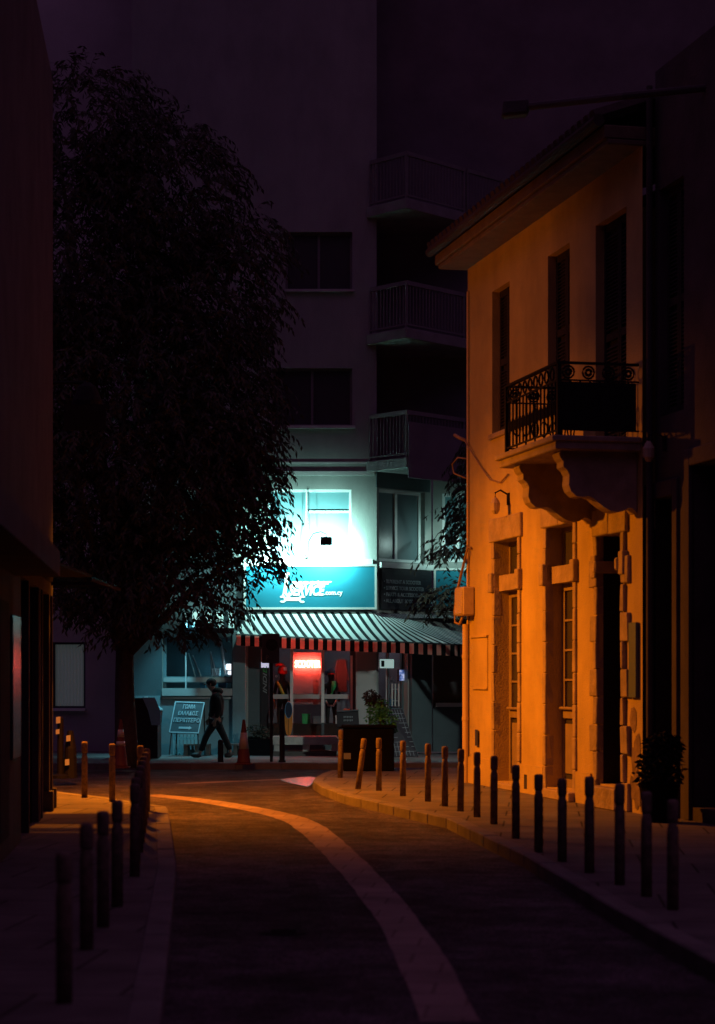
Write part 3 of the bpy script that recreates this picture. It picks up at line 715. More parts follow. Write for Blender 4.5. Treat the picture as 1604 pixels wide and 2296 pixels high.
left = [
 (190, 1788, 1.0, 'thin lit bollard with a bright collar, leftmost on the left pavement'),
 (252, 1797, 1.0, 'lit bollard with a bright top, middle of the three at the left pavement corner'),
 (315, 1805, 1.0, 'lit bollard right of the left pavement corner, touching the dark row'),
]
for x, y, k, lab in left:
    p = GX(x, y); bollard(p.x, p.y, lab, g2, k)
row = [(-2.68, 26.1), (-2.57, 24.85), (-2.46, 23.6), (-2.35, 22.4), (-2.23, 21.1), (-2.12, 19.9), (-2.01, 18.6), (-1.9, 17.5), (-1.78, 15.2), (-1.73, 13.95), (-1.69, 12.8), (-1.53, 10.7)]
nm = ['farthest', 'second farthest', 'third farthest', 'fourth farthest', 'fifth farthest', 'sixth farthest', 'seventh farthest']
for i, (x, y) in enumerate(row):
    if i < 7: lab = nm[i] + ' dark bollard of the overlapping row along the left kerb'
    else: lab = ['dark blurred bollard standing just left of the overlapping left kerb row', 'dark blurred bollard, middle of the five stepping down the left pavement', 'dark blurred bollard left of the tallest blurred pair on the left pavement',
                 'dark blurred bollard with a round top crossing the lit paving bands', 'very blurred black bollard, nearest and lowest on the left pavement'][i - 7]
    bollard(x, y, lab, g2, 1.0)

# ------------------------------------------------------------------ corner apartment building with the scooter shop
A = Frame((0, 45.0), (1, 0), (0, -1))
B = Frame((.42, 45.0), (1.25, 1.3), (1.3, -1.25))
C2 = Frame((1.70, 46.33), (1, 0), (0, -1))
S = 45.0 / F
def ax(x): return (x - CX) * S
def az(y): return CAMZ - (y - HY) * S
apt = thing('apartment_building', (0, 45, 0), 'pale corner apartment building with the striped awning shop on its ground floor', 'building')
hA = [(ax(365), ax(522), az(1543), az(1425)), (ax(556), ax(798), az(1682), az(1440)), (ax(600), ax(788), az(1253), az(1097)), (ax(610), ax(790), az(955), az(825)), (ax(640), ax(790), az(650), az(520)), (ax(300), ax(500), az(955), az(825)), (ax(330), ax(520), az(1253), az(1097))]
mb = MB(); wall_sheet(mb, A, ax(296), ax(845), 0, 19, hA, .22)
mb.quad(A.w(ax(296), 0, 0), A.w(ax(296), 19, 0), A.w(ax(296), 19, -12), A.w(ax(296), 0, -12))
mb.build('wall', 'apartment', apt)
lenB = 1.80
dB = (B.px(849, 1500)[0], B.px(915, 1500)[0], .12, 2.5); wB = (B.px(850, 1200)[0], B.px(953, 1200)[0], 4.25, 5.85)
mb = MB(); wall_sheet(mb, B, 0, lenB, 0, 6.25, [dB, wB], .2)
mb.build('wall', 'apartment', apt)
c0 = C2.px(972, 1500)[0]
wC = (C2.px(992, 1200)[0], C2.px(1062, 1200)[0], 4.3, 5.85); wC2 = (C2.px(972, 1500)[0], C2.px(1060, 1500)[0], 1.05, 2.4)
mb = MB(); wall_sheet(mb, C2, 0, 8, 0, 6.25, [wC, wC2], .2); mb.build('wall', 'apartment', apt)
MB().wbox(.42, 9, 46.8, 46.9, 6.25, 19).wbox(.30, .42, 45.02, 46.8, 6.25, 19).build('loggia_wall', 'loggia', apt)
# ground-floor cladding strips, darker
MB().box(A, ax(522), ax(552), 0, az(1415), .004, .16).build('pillar', 'teal_wall', apt, bevel=.01)
MB().box(A, ax(798), ax(845), 0, az(1440), .004, .10).build('pillar', 'far_plaster', apt, bevel=.01)
MB().box(B, B.px(917, 1500)[0], B.px(962, 1500)[0], 0, 3.0, .004, .10).build('pillar', 'dark_teal', apt, bevel=.01)
MB().box(C2, .0, 4, 0, 1.05, .004, .08).build('dado', 'dark_teal', apt)
MB().box(C2, c0 + .05, 4, 1.03, 1.12, .085, .2).build('windowsill', 'trim', apt)
MB().box(A, ax(296), ax(522), 0, az(1560), .004, .07).build('dado', 'teal_wall', apt)
MB().box(A, ax(365), ax(522), az(1560), az(1544), .004, .16).box(A, ax(365), ax(522), az(1567), az(1563), .072, .12).build('windowsill', 'far_plaster', apt)
MB().box(A, ax(296), ax(364), az(1560), az(1400), .004, .05).build('cladding', 'dark_teal', apt)
# string courses and ledges over the sign
MB().box(A, ax(530), ax(840), az(1066), az(1057), .004, .05).build('string_course', 'trim', apt); MB().box(A, ax(530), ax(838), az(1040), az(1036), .004, .03).build('string_course', 'trim', apt)
MB().box(A, ax(300), ax(543), az(1428), az(1250), .004, .03).build('cladding', 'dark_teal', apt)
MB().box(A, ax(530), ax(836), az(1266), az(1254), .004, .10).build('ledge', 'trim', apt)
MB().box(B, .05, lenB, 4.1, 4.22, .004, .10).build('ledge', 'trim', apt)
MB().box(A, ax(606), ax(797), az(961), az(955), .004, .10).build('windowsill', 'trim', apt)
MB().box(A, ax(640), ax(795), az(655), az(650), .004, .10).build('windowsill', 'far_wall', apt)
# dark band behind the awning
MB().box(A, ax(540), ax(845), az(1440), az(1370), .004, .06).build('fascia', 'dark_teal', apt)
# first-floor windows
def sash(fr, o, parent, pane, n=-.16, mull=.5, fw=.05, frame='alu'):
    s0, s1, z0, z1 = o; c = s0 + (s1 - s0) * mull
    w = MB().box(fr, s0, s0 + fw, z0, z1, n - .03, n + .03).box(fr, s1 - fw, s1, z0, z1, n - .03, n + .03).box(fr, s0 + fw, s1 - fw, z0, z0 + fw, n - .03, n + .03).box(fr, s0 + fw, s1 - fw, z1 - fw, z1, n - .03, n + .03)
    w.box(fr, c - fw * .55, c + fw * .55, z0 + fw, z1 - fw, n - .028, n + .032)
    w = w.build('window', frame, parent)
    MB().box(fr, s0 + fw * .5, s1 - fw * .5, z0 + fw * .5, z1 - fw * .5, n - .05, n - .012).build('pane', pane, w)
    return w
sash(A, hA[2], apt, 'blind', mull=.47); sash(A, hA[3], apt, 'dark_glass', frame='dim_frame'); sash(A, hA[4], apt, 'dark_glass', frame='dim_frame'); sash(A, hA[5], apt, 'dark_glass', frame='dim_frame'); sash(A, hA[6], apt, 'blind_dk')
MB().box(A, ax(693), ax(783), az(1149), az(1144), -.165, -.12).build('blind_rail', 'alu', apt)
sash(B, wB, apt, 'blind_dk', mull=.46, fw=.07); sash(C2, wC, apt, 'blind', fw=.07)
MB().box(B, wB[0] - .1, wB[1] + .14, 5.86, 6.2, .004, .03).build('panel', 'dark_teal', apt)
# balconies at the corner: plan corner towards the viewer
def balcony(zb, part_label=None):
    plan = [(.20, 44.93), (1.052, 44.0), (2.43, 45.5), (3.6, 46.75), (.43, 46.75)]
    sl = MB().prism([(x, y, zb) for x, y in plan], (0, 0, .22)).build('balcony', 'far_wall2', apt, bevel=.01)
    r = MB(); zt = zb + .22
    for (xa, ya), (xb, yb) in zip(plan[:3], plan[1:4]):
        a = Vector((xa, ya, 0)); b = Vector((xb, yb, 0)); L = (b - a).length; u = (b - a) / L
        fr = Frame((xa, ya), (u.x, u.y), (u.y, -u.x))
        r.box(fr, .06, L - .02, zt + .93, zt + 1.02, -.09, -.03).box(fr, .06, L - .02, zt + .06, zt + .10, -.08, -.04)
        k = int(L / .11)
        for i in range(k + 1):
            s = .08 + (L - .14) * i / k; r.box(fr, s - .009, s + .009, zt + .1, zt + .93, -.07, -.05)
        for s in (.06, L - .06): r.box(fr, s - .02, s + .02, zt, zt + .93, -.085, -.035)
    r.build('railing', 'dim_frame', sl)
    return sl
for zb in (6.20, 8.98, 11.76): balcony(zb)
MB().prism([(1.10, 44.0, 5.98), (2.4, 45.38, 5.98), (2.38, 45.42, 5.98), (1.08, 44.04, 5.98)], (0, 0, 1.2)).build('parapet', 'loggia', apt)

# ----- shop interior
rm = MB(); xa, xb = ax(552), ax(950)
rm.quad((xa, 47.2, 0), (xb + 1.2, 47.2, 0), (xb + 1.2, 47.2, 3), (xa, 47.2, 3)).quad((xa, 45.2, .02), (xb + 1.2, 45.2, .02), (xb + 1.2, 47.2, .02), (xa, 47.2, .02))
rm.quad((xa, 45.2, 3), (xb + 1.2, 45.2, 3), (xb + 1.2, 47.2, 3), (xa, 47.2, 3)).quad((xa, 45.2, 0), (xa, 47.2, 0), (xa, 47.2, 3), (xa, 45.2, 3))
rm.build('interior_wall', 'room', apt)
# shop window frame
sw = MB(); s0, s1, z0, z1 = hA[1]
for x in (590, 654, 724, 788):
    sw.box(A, ax(x) - .03, ax(x) + .03, z0 + .3, z1, -.2, -.14)
sw.box(A, s0, ax(590) - .03, z0, z1, -.22, -.12)
sw.box(A, s0, s1, z0, z0 + .3, -.22, -.12).box(A, ax(590) + .03, s1, z1 - .04, z1, -.2, -.145)
sw.box(A, ax(788) + .03, s1, z0 + .3, z1 - .04, -.2, -.13)
swo = sw.build('shop_window', 'dark_teal', apt)
MB().box(A, ax(654) - .034, ax(654) + .034, z0 + .6, z1 - .05, -.139, -.125).box(A, ax(724) - .034, ax(724) + .034, z0 + .6, z1 - .05, -.139, -.125).build('mullion', 'trim', swo)
MB().box(A, ax(786), ax(791), az(1605), az(1470), -.139, -.12).build('edge_trim', 'sign_white', swo)
MB().box(A, ax(590), ax(788), z0 + .3, z1 - .04, -.185, -.18).build('pane', 'glass', swo)
MB().box(A, ax(612), ax(784), az(1567), az(1557), -.178, -.174).build('frosted_band', 'far_plaster', swo)
# glazed double door on the corner face
s0, s1, z0, z1 = dB
dd = MB().box(B, s0, s0 + .05, z0, z1, -.2, -.14).box(B, s1 - .05, s1, z0, z1, -.2, -.14).box(B, (s0 + s1) / 2 - .02, (s0 + s1) / 2 + .02, z0, z1, -.2, -.14).box(B, s0, s1, z0, z0 + .15, -.19, -.15).box(B, s0, s1, z1 - .05, z1, -.195, -.145).build('door', 'dark_teal', apt)
MB().box(B, s0 + .04, s1 - .04, z0 + .1, z1 - .03, -.175, -.17).build('pane', 'glass', dd)
hd = MB()
for x in (886, 893, 901):
    s = B.px(x, 1560)[0]; hd.tube([B.w(s, 1.05, -.09), B.w(s, 1.55, -.09)], .016, 8)
for z in (1.17, 1.43): hd.tube([B.w(B.px(886, 1560)[0], z, -.1), B.w(B.px(901, 1560)[0], z, -.1)], .008, 6)
hd.build('handle', 'trim', dd)
MB().box(C2, wC2[0], wC2[1], wC2[2], wC2[3], -.2, -.17).build('pane', 'dark_glass', apt)
# left bay: window with muntins, shelf behind
s0, s1, z0, z1 = hA[0]
lw = MB().box(A, s0, s0 + .07, z0, z1, -.2, -.12).box(A, s1 - .04, s1, z0, z1, -.2, -.12).box(A, s0 + .07, s1 - .04, z1 - .05, z1, -.2, -.12).box(A, s0 + .07, s1 - .04, az(1531), az(1517), -.2, -.06).build('window', 'teal_wall', apt)
MB().box(A, s0 + .07, s1 - .04, z0, z1 - .05, -.17, -.165).build('pane', 'glass', lw)
MB().box(A, s0 + .02, s1 - .01, az(1529), az(1519), -.059, -.03).build('crossbar', 'far_plaster', lw)
lr = MB(); xa, xb = ax(340), ax(540)
lr.quad((xa, 46.6, .9), (xb, 46.6, .9), (xb, 46.6, 2.9), (xa, 46.6, 2.9)).quad((xa, 45.24, 1.3), (xb, 45.24, 1.3), (xb, 46.6, 1.3), (xa, 46.6, 1.3)).quad((xa, 45.24, 2.8), (xb, 45.24, 2.8), (xb, 46.6, 2.8), (xa, 46.6, 2.8))
lr.quad((xa, 45.24, .9), (xa, 46.6, .9), (xa, 46.6, 2.9), (xa, 45.24, 2.9)).quad((xb, 45.24, .9), (xb, 46.6, .9), (xb, 46.6, 2.9), (xb, 45.24, 2.9))
lr.build('interior_wall', 'teal_wall', apt)

# lamps and goods in the left bay
t = thing('tube_lamp', (ax(508), 46.2, 2.5), 'cyan tube lamp glowing inside the left bay window', 'lamp')
MB().tube([(ax(516), 45.6, 1.95), (ax(516), 46.3, 1.95)], .012, 8).build('tube', 'lamp_cyan', t)
MB().wbox(ax(516) - .03, ax(516) + .03, 45.55, 46.35, 1.965, 1.99).build('batten', 'alu', t)
for x0, x1, y0, y1, lab in ((504, 521, 1488, 1503, 'glowing white square lamp at the right of the left bay window'), (508, 521, 1504, 1514, 'low glowing white lamp under the square one in the left bay window')):
    t = thing('display_lamp', A.w(ax(x0), az(y1), -.4), lab, 'lamp', 'white lamps in the left bay window')
    MB().box(A, ax(x0), ax(x1), az(y1) + .01, az(y0), -.5, -.4).build('shade', 'lamp_white', t, bevel=.02)
    MB().box(A, ax(x0) + .02, ax(x1) - .02, az(y1) - .02, az(y1) + .01, -.48, -.42).build('base', 'alu', t)
poles = [(417, 1558, 417, 1500, -.02, .02, 'upright pale pole standing against the left bay window'), (434, 1517, 421, 1466, -.5, -.3, 'pale leaning pole just right of the upright one in the left bay'), (447, 1517, 430, 1470, -.5, -.3, 'pale leaning pole in the middle of the left bay window'),
         (472, 1517, 470, 1462, -.5, -.4, 'pale near vertical pole behind the walking person in the left bay'), (481, 1512, 470, 1464, -.5, -.4, 'pale leaning pole crossing the near vertical one in the left bay'), (502, 1512, 491, 1432, -.6, -.5, 'thick pale leaning pole at the right of the left bay window')]
for i, (x0, y0, x1, y1, n0, n1, lab) in enumerate(poles):
    q = 1 + (-n0) / 45; a = A.w(ax(x0), az(y0), n0); b = A.w(ax(x1), az(y1 if i else 1465), n1)
    o = MB().tube([a, a.lerp(b, .5), b], .028 if i == 5 else .016, 8).ball(b, .022, 6, 4).build('display_pole', 'alu'); tag(o, lab, 'pole', 'poles in the left bay window')
for x0, x1, y0, y1, n, m_, lab in ((488, 506, 1530, 1543, -.3, 'bluebox', 'blue box low in the left bay window beside the walking person'), (507, 518, 1532, 1544, -.35, 'cyan_lid', 'pale cyan carton at the right foot of the left bay window'), (470, 489, 1500, 1516, -.7, 'sign_white', 'white bundle in the left bay window under the crossed poles'), (447, 458, 1532, 1543, -.35, 'bluebox', 'small blue carton in the middle foot of the left bay window')):
    o = MB().box(A, ax(x0), ax(x1), az(y1), az(y0), n - .15, n).box(A, ax(x0) - .008, ax(x1) + .008, az(y0), az(y0) + .02, n - .158, n + .008).build('carton', m_, bevel=.015); tag(o, lab, 'box', 'goods in the left bay window')

# ----- signs over the shop
sg = thing('shop_sign', A.w(ax(548), az(1367), .1), 'blue scooter service sign lit by the floodlight over the striped awning', 'shop sign')
s0, s1, z0, z1 = ax(548), ax(845), az(1367), az(1266)
MB().box(A, s0 + .03, s1 - .03, z0 + .03, z1 - .03, .105, .16).build('panel', 'sign_blue', sg)
MB().box(A, s0, s1, z0, z0 + .045, .10, .18).box(A, s0, s1, z1 - .045, z1, .10, .18).box(A, s0, s0 + .045, z0 + .045, z1 - .045, .10, .18).box(A, s1 - .045, s1, z0 + .045, z1 - .045, .10, .18).build('frame', 'trim', sg)
def lx(z): return ax((960 + z * .212) / 1.596)
def lz(z): return az((2000 + z * .212) / 1.596)
lettering('lettering', 'scooter', A, lx(410), lz(435), .165, lz(365) - lz(440), 'sign_white', sg, width=lx(1075) - lx(410), bold=.035)
lettering('lettering', 'SERVICE', A, lx(345), lz(615), .166, lz(445) - lz(615), 'sign_white', sg, width=lx(965) - lx(345), bold=.045, shear=.25)
lettering('lettering', '.com.cy', A, lx(950), lz(610), .165, lz(555) - lz(635), 'sign_white', sg, width=lx(1260) - lx(950), bold=.03)
em = MB()
def poly(pts, n0=.1605, th=.006):
    em.prism([A.w(lx(x), lz(y), n0) for x, y in pts], A.n * th)
poly([(310, 250), (365, 240), (315, 560), (245, 620), (265, 520)]); 
poly([(240, 270), (262, 236), (300, 226), (340, 240), (335, 300), (255, 290)], .161); poly([(258, 290), (282, 285), (318, 345), (300, 362)], .1612)
poly([(262, 560), (300, 548), (390, 660), (330, 665)], .1614); poly([(245, 600), (285, 615), (262, 650), (235, 640)], .1616)
poly([(285, 655), (545, 652), (545, 712), (285, 715)], .1618)
def jaw(cx, cy, r, a0, flip):
    ring = []
    for k in range(15):
        a = a0 + (2 * math.pi - 1.3) * k / 14 + .65; ring.append((cx + r * math.cos(a), cy + r * math.sin(a)))
    inner = [(cx + r * .42 * math.cos(a0 + .9 + (2 * math.pi - 1.8) * k / 8), cy + r * .42 * math.sin(a0 + .9 + (2 * math.pi - 1.8) * k / 8)) for k in range(9)][::-1]
    for i in range(14):
        j = min(8, int(i * 8 / 13)); j2 = min(8, int((i + 1) * 8 / 13)); inn = inner[::-1]
        q = [ring[i], ring[i + 1], inn[j2], inn[j]] if j != j2 else [ring[i], ring[i + 1], inn[j]]
        em.prism([A.w(lx(x), lz(y), .162 + .00002 * i) for x, y in q], A.n * .006)
jaw(250, 685, 62, math.pi, False); jaw(580, 685, 64, 0.1, True)
em.build('emblem', 'sign_white', sg)
sg2 = thing('shop_sign', B.w(0, 3.2, .1), 'black sign listing scooter services around the corner from the blue one', 'shop sign')
s1 = B.px(967, 1320, .1)[0]
MB().box(B, .03, s1, 3.18, 4.08, .06, .13).build('panel', 'sign_black', sg2, bevel=.008)
sA = B.px(861, 1300, .13)[0]; sB = B.px(951, 1300, .13)[0]
for i, tx in enumerate(('• BUY/RENT A SCOOTER', '• SERVICE YOUR SCOOTER', '• PARTS & ACCESSORIES', '• ALL ABOUT SCOOTERS')):
    lettering('lettering', tx, B, sA, 3.76 - i * .141, .1345, .085, 'sign_grey', sg2, width=(sB - sA) * (.92, 1.0, .95, .92)[i], bold=.01)
sg3 = thing('shop_sign', C2.w(.05, 3.2, .1), 'plain blue sign with a pale frame, partly behind the right hand leaves', 'shop sign')
a = C2.px(973, 1300, .1)[0]; b = a + 1.6
MB().box(C2, a + .03, b, 3.21, 4.1, .07, .12).build('panel', 'sign_blue', sg3)
MB().box(C2, a, a + .045, 3.17, 4.15, .06, .14).box(C2, a + .045, b, 3.17, 3.215, .06, .14).box(C2, a + .045, b, 4.105, 4.15, .06, .14).build('frame', 'trim', sg3)

# ----- floodlights over the sign
def floodlight(x, y, d, label, lit, bx=0):
    p = P(x, y, d); t = thing('floodlight', p, label, 'floodlight', 'floodlights over the shop signs')
    hs = MB()
    hs.wbox(p.x - .125, p.x + .125, p.y - .03, p.y + .05, p.z - .09, p.z + .09); hs.build('housing', 'black', t, bevel=.012)
    MB().wbox(p.x - .10, p.x + .10, p.y + .052, p.y + .058, p.z - .07, p.z + .07).build('lens', 'flood_lens' if lit else 'dark_glass', t)
    wz = 4.25
    yb = 44.88
    MB().tube([(p.x - .42, yb, wz), (p.x - .40, p.y + .3, p.z + .0), (p.x - .28, p.y + .12, p.z + .17), (p.x - .12, p.y + .02, p.z + .2), (p.x, p.y, p.z + .15), (p.x, p.y, p.z + .08)], .011, 6).build('arm', 'black', t)
    if lit:
        spot('flood_beam', p + Vector((0, .09, -.01)), (p.x + bx * S, d + .85, p.z - .16), 140 * lit, (.82, 1.0, .90), 102, .3, .03)
        spot('flood_wash', p + Vector((0, .09, .03)), (p.x, d + .85, p.z), 330 * lit, (.52, 1.0, .90), 158, .8, .05)
        spot('flood_spill', p + Vector((0, .10, -.02)), (p.x, d + .75, p.z - 1.0), 210 * lit, (.52, 1.0, .93), 172, 1.0, .05)
    return t
floodlight(732, 1213, 44.15, 'small black floodlight on a curved arm shining on the blue sign', 1, 2)
floodlight(612, 1213, 44.15, 'black floodlight hidden by leaves at the left of the blue sign', 1, 26)
floodlight(1012, 1212, 45.45, 'black floodlight among the right hand leaves', .06)
spot('flood_spill', P(1004, 1212, 45.5), (1.0, 45.7, 4.6), 42, (.66, 1.0, .93), 130, 1.0, .05)  # added spot beside the floodlight, brightens the angled corner face
floodlight(452, 1318, 44.1, 'black floodlight hidden in the tree crown over the left bay window', .05)
spot('flood_spill', P(404, 1322, 43.9), (ax(408), 44.35, 0.5), 330, (.20, .80, 1.0), 84, 1.0, .06)  # added cyan spot apart from the floodlights, brightens the left bay

# added unseen lamp, fills the dark shop front with cool light
cs = thing('street_lamp', (6.8, 36.4, 0), 'added unseen cool white lamp behind the lit house, filling the shop front', 'street lamp')
MB().lathe([(.08, 0), (.07, 2), (.05, 4.8)], (6.8, 36.4, 0), 10).tube([(6.8, 36.4, 4.7), (6.6, 36.4, 4.85), (5.6, 36.5, 4.8)], .03, 8).build('pole', 'iron', cs)
MB().wbox(5.25, 5.75, 36.4, 36.64, 4.66, 4.82).build('lamp_head', 'iron', cs, bevel=.03)
MB().wbox(5.3, 5.7, 36.44, 36.6, 4.64, 4.658).build('lens', 'flood_lens', cs)
spot('cool_fill_light', (5.5, 36.5, 4.6), (.1, 44.7, .9), 1300, (.85, 1.0, .93), 44, 1.0, .08)

cbl = MB().tube([A.w(ax(691), az(1095), .02), A.w(ax(690), az(1180), .03), A.w(ax(687), az(1252), .12)], .012, 6).ball(A.w(ax(687), az(1252), .12), .03, 8, 6)
tag(cbl.build('cable', 'black'), 'thin dark cable hanging down the floodlit wall between the two window panes', 'cable')

# ----- awning
aw = thing('awning', P(700, 1440, 43.8), 'long striped awning in white and black over the shop corner', 'awning')
T = [(553, 1373, 44.93, 588), (700, 1372, 44.93, 743), (832, 1372, 44.93, 886), (869, 1375, 45.2, 1021), (1010, 1380, 46.2, 1466)]
Bm = [(530, 1423, 43.9, 530), (705, 1432, 43.8, 705), (886, 1440, 43.7, 886), (1021, 1446, 44.2, 1021), (1260, 1460, 46.2, 1466)]
def awn_mesh(rows, name, m, parent, period=20.4, sag=.035):
    me = bpy.data.meshes.new(name); V, Fc, UV = [], [], []
    nv = 6; nu = 10
    for seg in range(len(rows[0]) - 1):
        o = len(V)
        for i in range(nu + 1):
            for j in range(nv + 1):
                u, v = i / nu, j / nv
                t0, t1, c0_, c1_ = rows[0][seg], rows[0][seg + 1], rows[1][seg], rows[1][seg + 1]
                tp = P(*t0[:3]).lerp(P(*t1[:3]), u); bp = P(*c0_[:3]).lerp(P(*c1_[:3]), u)
                p = tp.lerp(bp, v); p.z -= sag * math.sin(math.pi * v)
                V.append(p - Vector(parent['_o'])); UV.append(((t0[3] * (1 - u) + t1[3] * u) * (1 - v) + (c0_[3] * (1 - u) + c1_[3] * u) * v))
        for i in range(nu):
            for j in range(nv):
                a = o + i * (nv + 1) + j; Fc.append((a, a + 1, a + nv + 2, a + nv + 1))
    me.from_pydata([tuple(v) for v in V], [], Fc); uvl = me.uv_layers.new(name='UVMap')
    for l in me.loops: uvl.data[l.index].uv = (UV[l.vertex_index] / period, 0)
    me.materials.append(M[m]); o = bpy.data.objects.new(name, me); col.objects.link(o); o.parent = parent; o['_o'] = parent['_o']
    for p in me.polygons: p.use_smooth = True
    return o
awn_mesh((T, Bm), 'canopy', 'awning', aw)
Vb = [(x, y + 24 + (i % 2), d + .01, u) for i, (x, y, d, u) in enumerate(Bm)]
Vt = [(x, y + 1, d - .012, u) for x, y, d, u in Bm]
awn_mesh((Vt, Vb), 'valance', 'valance', aw, sag=0)
MB().tube([P(x, y, d + .03) for x, y, d, u in Bm], .025, 8).build('front_bar', 'black', aw)
ar = MB()
for i, k in enumerate((0, 1, 2, 3)):
    ar.tube([P(T[k][0], 1425, T[k][2]), P(*Bm[k][:3])], .014, 6)
ar.build('folding_arm', 'black', aw)
a2 = thing('awning', P(480, 1400, 44.3), 'short striped awning over the left bay, half hidden by tree leaves', 'awning')
T2 = [(415, 1372, 44.95, 415), (525, 1372, 44.95, 525)]; B2 = [(415, 1408, 44.2, 415), (525, 1408, 44.2, 525)]
awn_mesh((T2, B2), 'canopy', 'awning', a2, period=27); 
awn_mesh(([(x, y + .5, d, u) for x, y, d, u in B2], [(x, y + 12, d, u) for x, y, d, u in B2]), 'valance', 'sign_black', a2, sag=0)

# ----- neon sign and window goods
ne = thing('neon_sign', A.w(ax(660), az(1498), -.3), 'glowing red neon scooter sign inside the shop window', 'neon sign')
lettering('lettering', 'SCOOTER', A, ax(661), az(1496), -.30, az(1480) - az(1496), 'neon', ne, width=ax(718) - ax(661), bold=.012, thick=.01)
MB().box(A, ax(656), ax(722), az(1580), az(1462), -.42, -.38).build('backing_panel', 'room_pale', ne)
def mannequin(x, yh, n, label, hat):
    p = A.w(ax(x), 0, n); hz = az(yh); t = thing('mannequin', (p.x, p.y, hz - 1.28), label, 'mannequin', 'mannequins in the shop window')
    b = Vector((p.x, p.y, hz - 1.28))
    V = [(0, 0, .68), (0, 0, .85), (0, 0, .98), (0, 0, 1.08), (0, 0, 1.20), (0, -.01, 1.30), (.07, 0, .62), (.08, 0, .34), (.08, .01, .05), (-.07, 0, .62), (-.08, 0, .34), (-.08, .01, .05), (.13, 0, 1.0), (.18, 0, .80), (.17, -.06, .62), (-.13, 0, 1.0), (-.18, 0, .80), (-.17, -.06, .62), (.08, -.08, .03), (-.08, -.08, .03)]
    E = [(0, 1), (1, 2), (2, 3), (3, 4), (4, 5), (0, 6), (6, 7), (7, 8), (0, 9), (9, 10), (10, 11), (2, 12), (12, 13), (13, 14), (2, 15), (15, 16), (16, 17), (8, 18), (11, 19)]
    rad = [.10, .085, .10, .045, .085, .07, .07, .048, .035, .07, .048, .035, .05, .035, .025, .05, .035, .025, .03, .03]
    skin('body', [b + Vector(v) for v in V], E, rad, 'black', t)
    return t, b
MB_pl = MB().box(A, ax(600), ax(784), .12, .62, -1.5, -.45).box(A, ax(598), ax(786), .62, .66, -1.52, -.43)
tag(MB_pl.build('display_platform', 'black'), 'black display platform behind the shop window carrying the mannequins', 'platform')
m1, b = mannequin(631, 1505, -.75, 'black child mannequin in a red felt hat at the left of the shop window', True)
h = MB().lathe([(.105, 1.22), (.11, 1.27), (.10, 1.33), (.06, 1.40), (.03, 1.43)], b, 12).tube([b + Vector((0, 0, 1.40)), b + Vector((-.08, 0, 1.44)), b + Vector((-.16, 0, 1.40))], [.06, .045, .035], 8).build('hat', 'redcloth', m1, True)
MB().box(A, b.x + .03, b.x + .1, b.z + 1.3, b.z + 1.37, .75 - 1.5 + .115, .75 - 1.5 + .125).build('hat_label', 'whitecloth', h)
MB().ball(b + Vector((-.13, -.06, 1.17)), .03, 8, 6).build('pompom', 'whitecloth', h)
st = MB()
st.tube([b + Vector((-.13, -.10, 1.06)), b + Vector((-.06, -.13, .95)), b + Vector((.04, -.13, .72))], [.028, .04, .035], 8)
st.build('sash', 'hivis', m1)
MB().tube([b + Vector((.14, -.09, 1.05)), b + Vector((.2, -.10, .9)), b + Vector((.23, -.1, .72)), b + Vector((.18, -.1, .55))], .02, 8).tube([b + Vector((-.2, -.08, .8)), b + Vector((-.19, -.1, .65)), b + Vector((-.15, -.1, .45))], .02, 8).build('strap', 'tan', m1)
m2, b = mannequin(742, 1508, -.75, 'black child mannequin with a blue cap and green bib in the shop window', True)
MB().lathe([(.1, 1.24), (.1, 1.3), (.07, 1.36), (.02, 1.38)], b, 12).tube([b + Vector((-.1, -.02, 1.27)), b + Vector((-.2, -.06, 1.26))], [.06, .02], 8).build('cap', 'bluebox', m2, True)
MB().lathe([(.102, 1.24), (.103, 1.265)], b, 12).build('cap_band', 'redcloth', m2)
MB().tube([b + Vector((.07, -.12, 1.08)), b + Vector((.06, -.15, .98)), b + Vector((.02, -.13, .84))], [.05, .055, .02], 8).tube([b + Vector((.04, -.13, .84)), b + Vector((-.06, -.13, .74))], .02, 6).build('bib', 'green', m2, True)
MB().tube([b + Vector((-.12, -.1, .66)), b + Vector((-.06, -.12, .55)), b + Vector((.05, -.12, .54)), b + Vector((.13, -.1, .68))], .022, 8).build('strap', 'whitecloth', m2, True)
for i, (x, y0, y1, w_, m_, lab) in enumerate(((703, 1512, 1556, .11, 'tan', 'tan garment hanging behind the red neon sign, right of centre'), (766, 1478, 1552, .13, 'room_pale', 'long mauve grey garment hanging at the right of the shop window'), (668, 1520, 1556, .12, 'hivis', 'dull yellow garment hanging under the neon sign'), (607, 1462, 1480, .09, 'far_plaster', 'pale square panel hanging at the top left of the shop window'))):
    g_ = MB(); c = A.w(ax(x), 0, -.62); z0, z1 = az(y1), az(y0)
    g_.hexa([(c.x - w_, c.y, z0), (c.x + w_, c.y, z0), (c.x + w_, c.y + .07, z0), (c.x - w_, c.y + .07, z0), (c.x - w_ * .7, c.y + .02, z1), (c.x + w_ * .7, c.y + .02, z1), (c.x + w_ * .7, c.y + .05, z1), (c.x - w_ * .7, c.y + .05, z1)])
    if i < 3:
        for q in (-1, 1): g_.tube([(c.x + q * w_ * .7, c.y + .035, z1 - .02), (c.x + q * w_ * 1.15, c.y + .03, z0 + (z1 - z0) * .35)], [.04, .025], 6)
    o = g_.build('garment' if i < 3 else 'panel', m_, bevel=.01, jit=.01); tag(o, lab, 'garment' if i < 3 else 'panel')
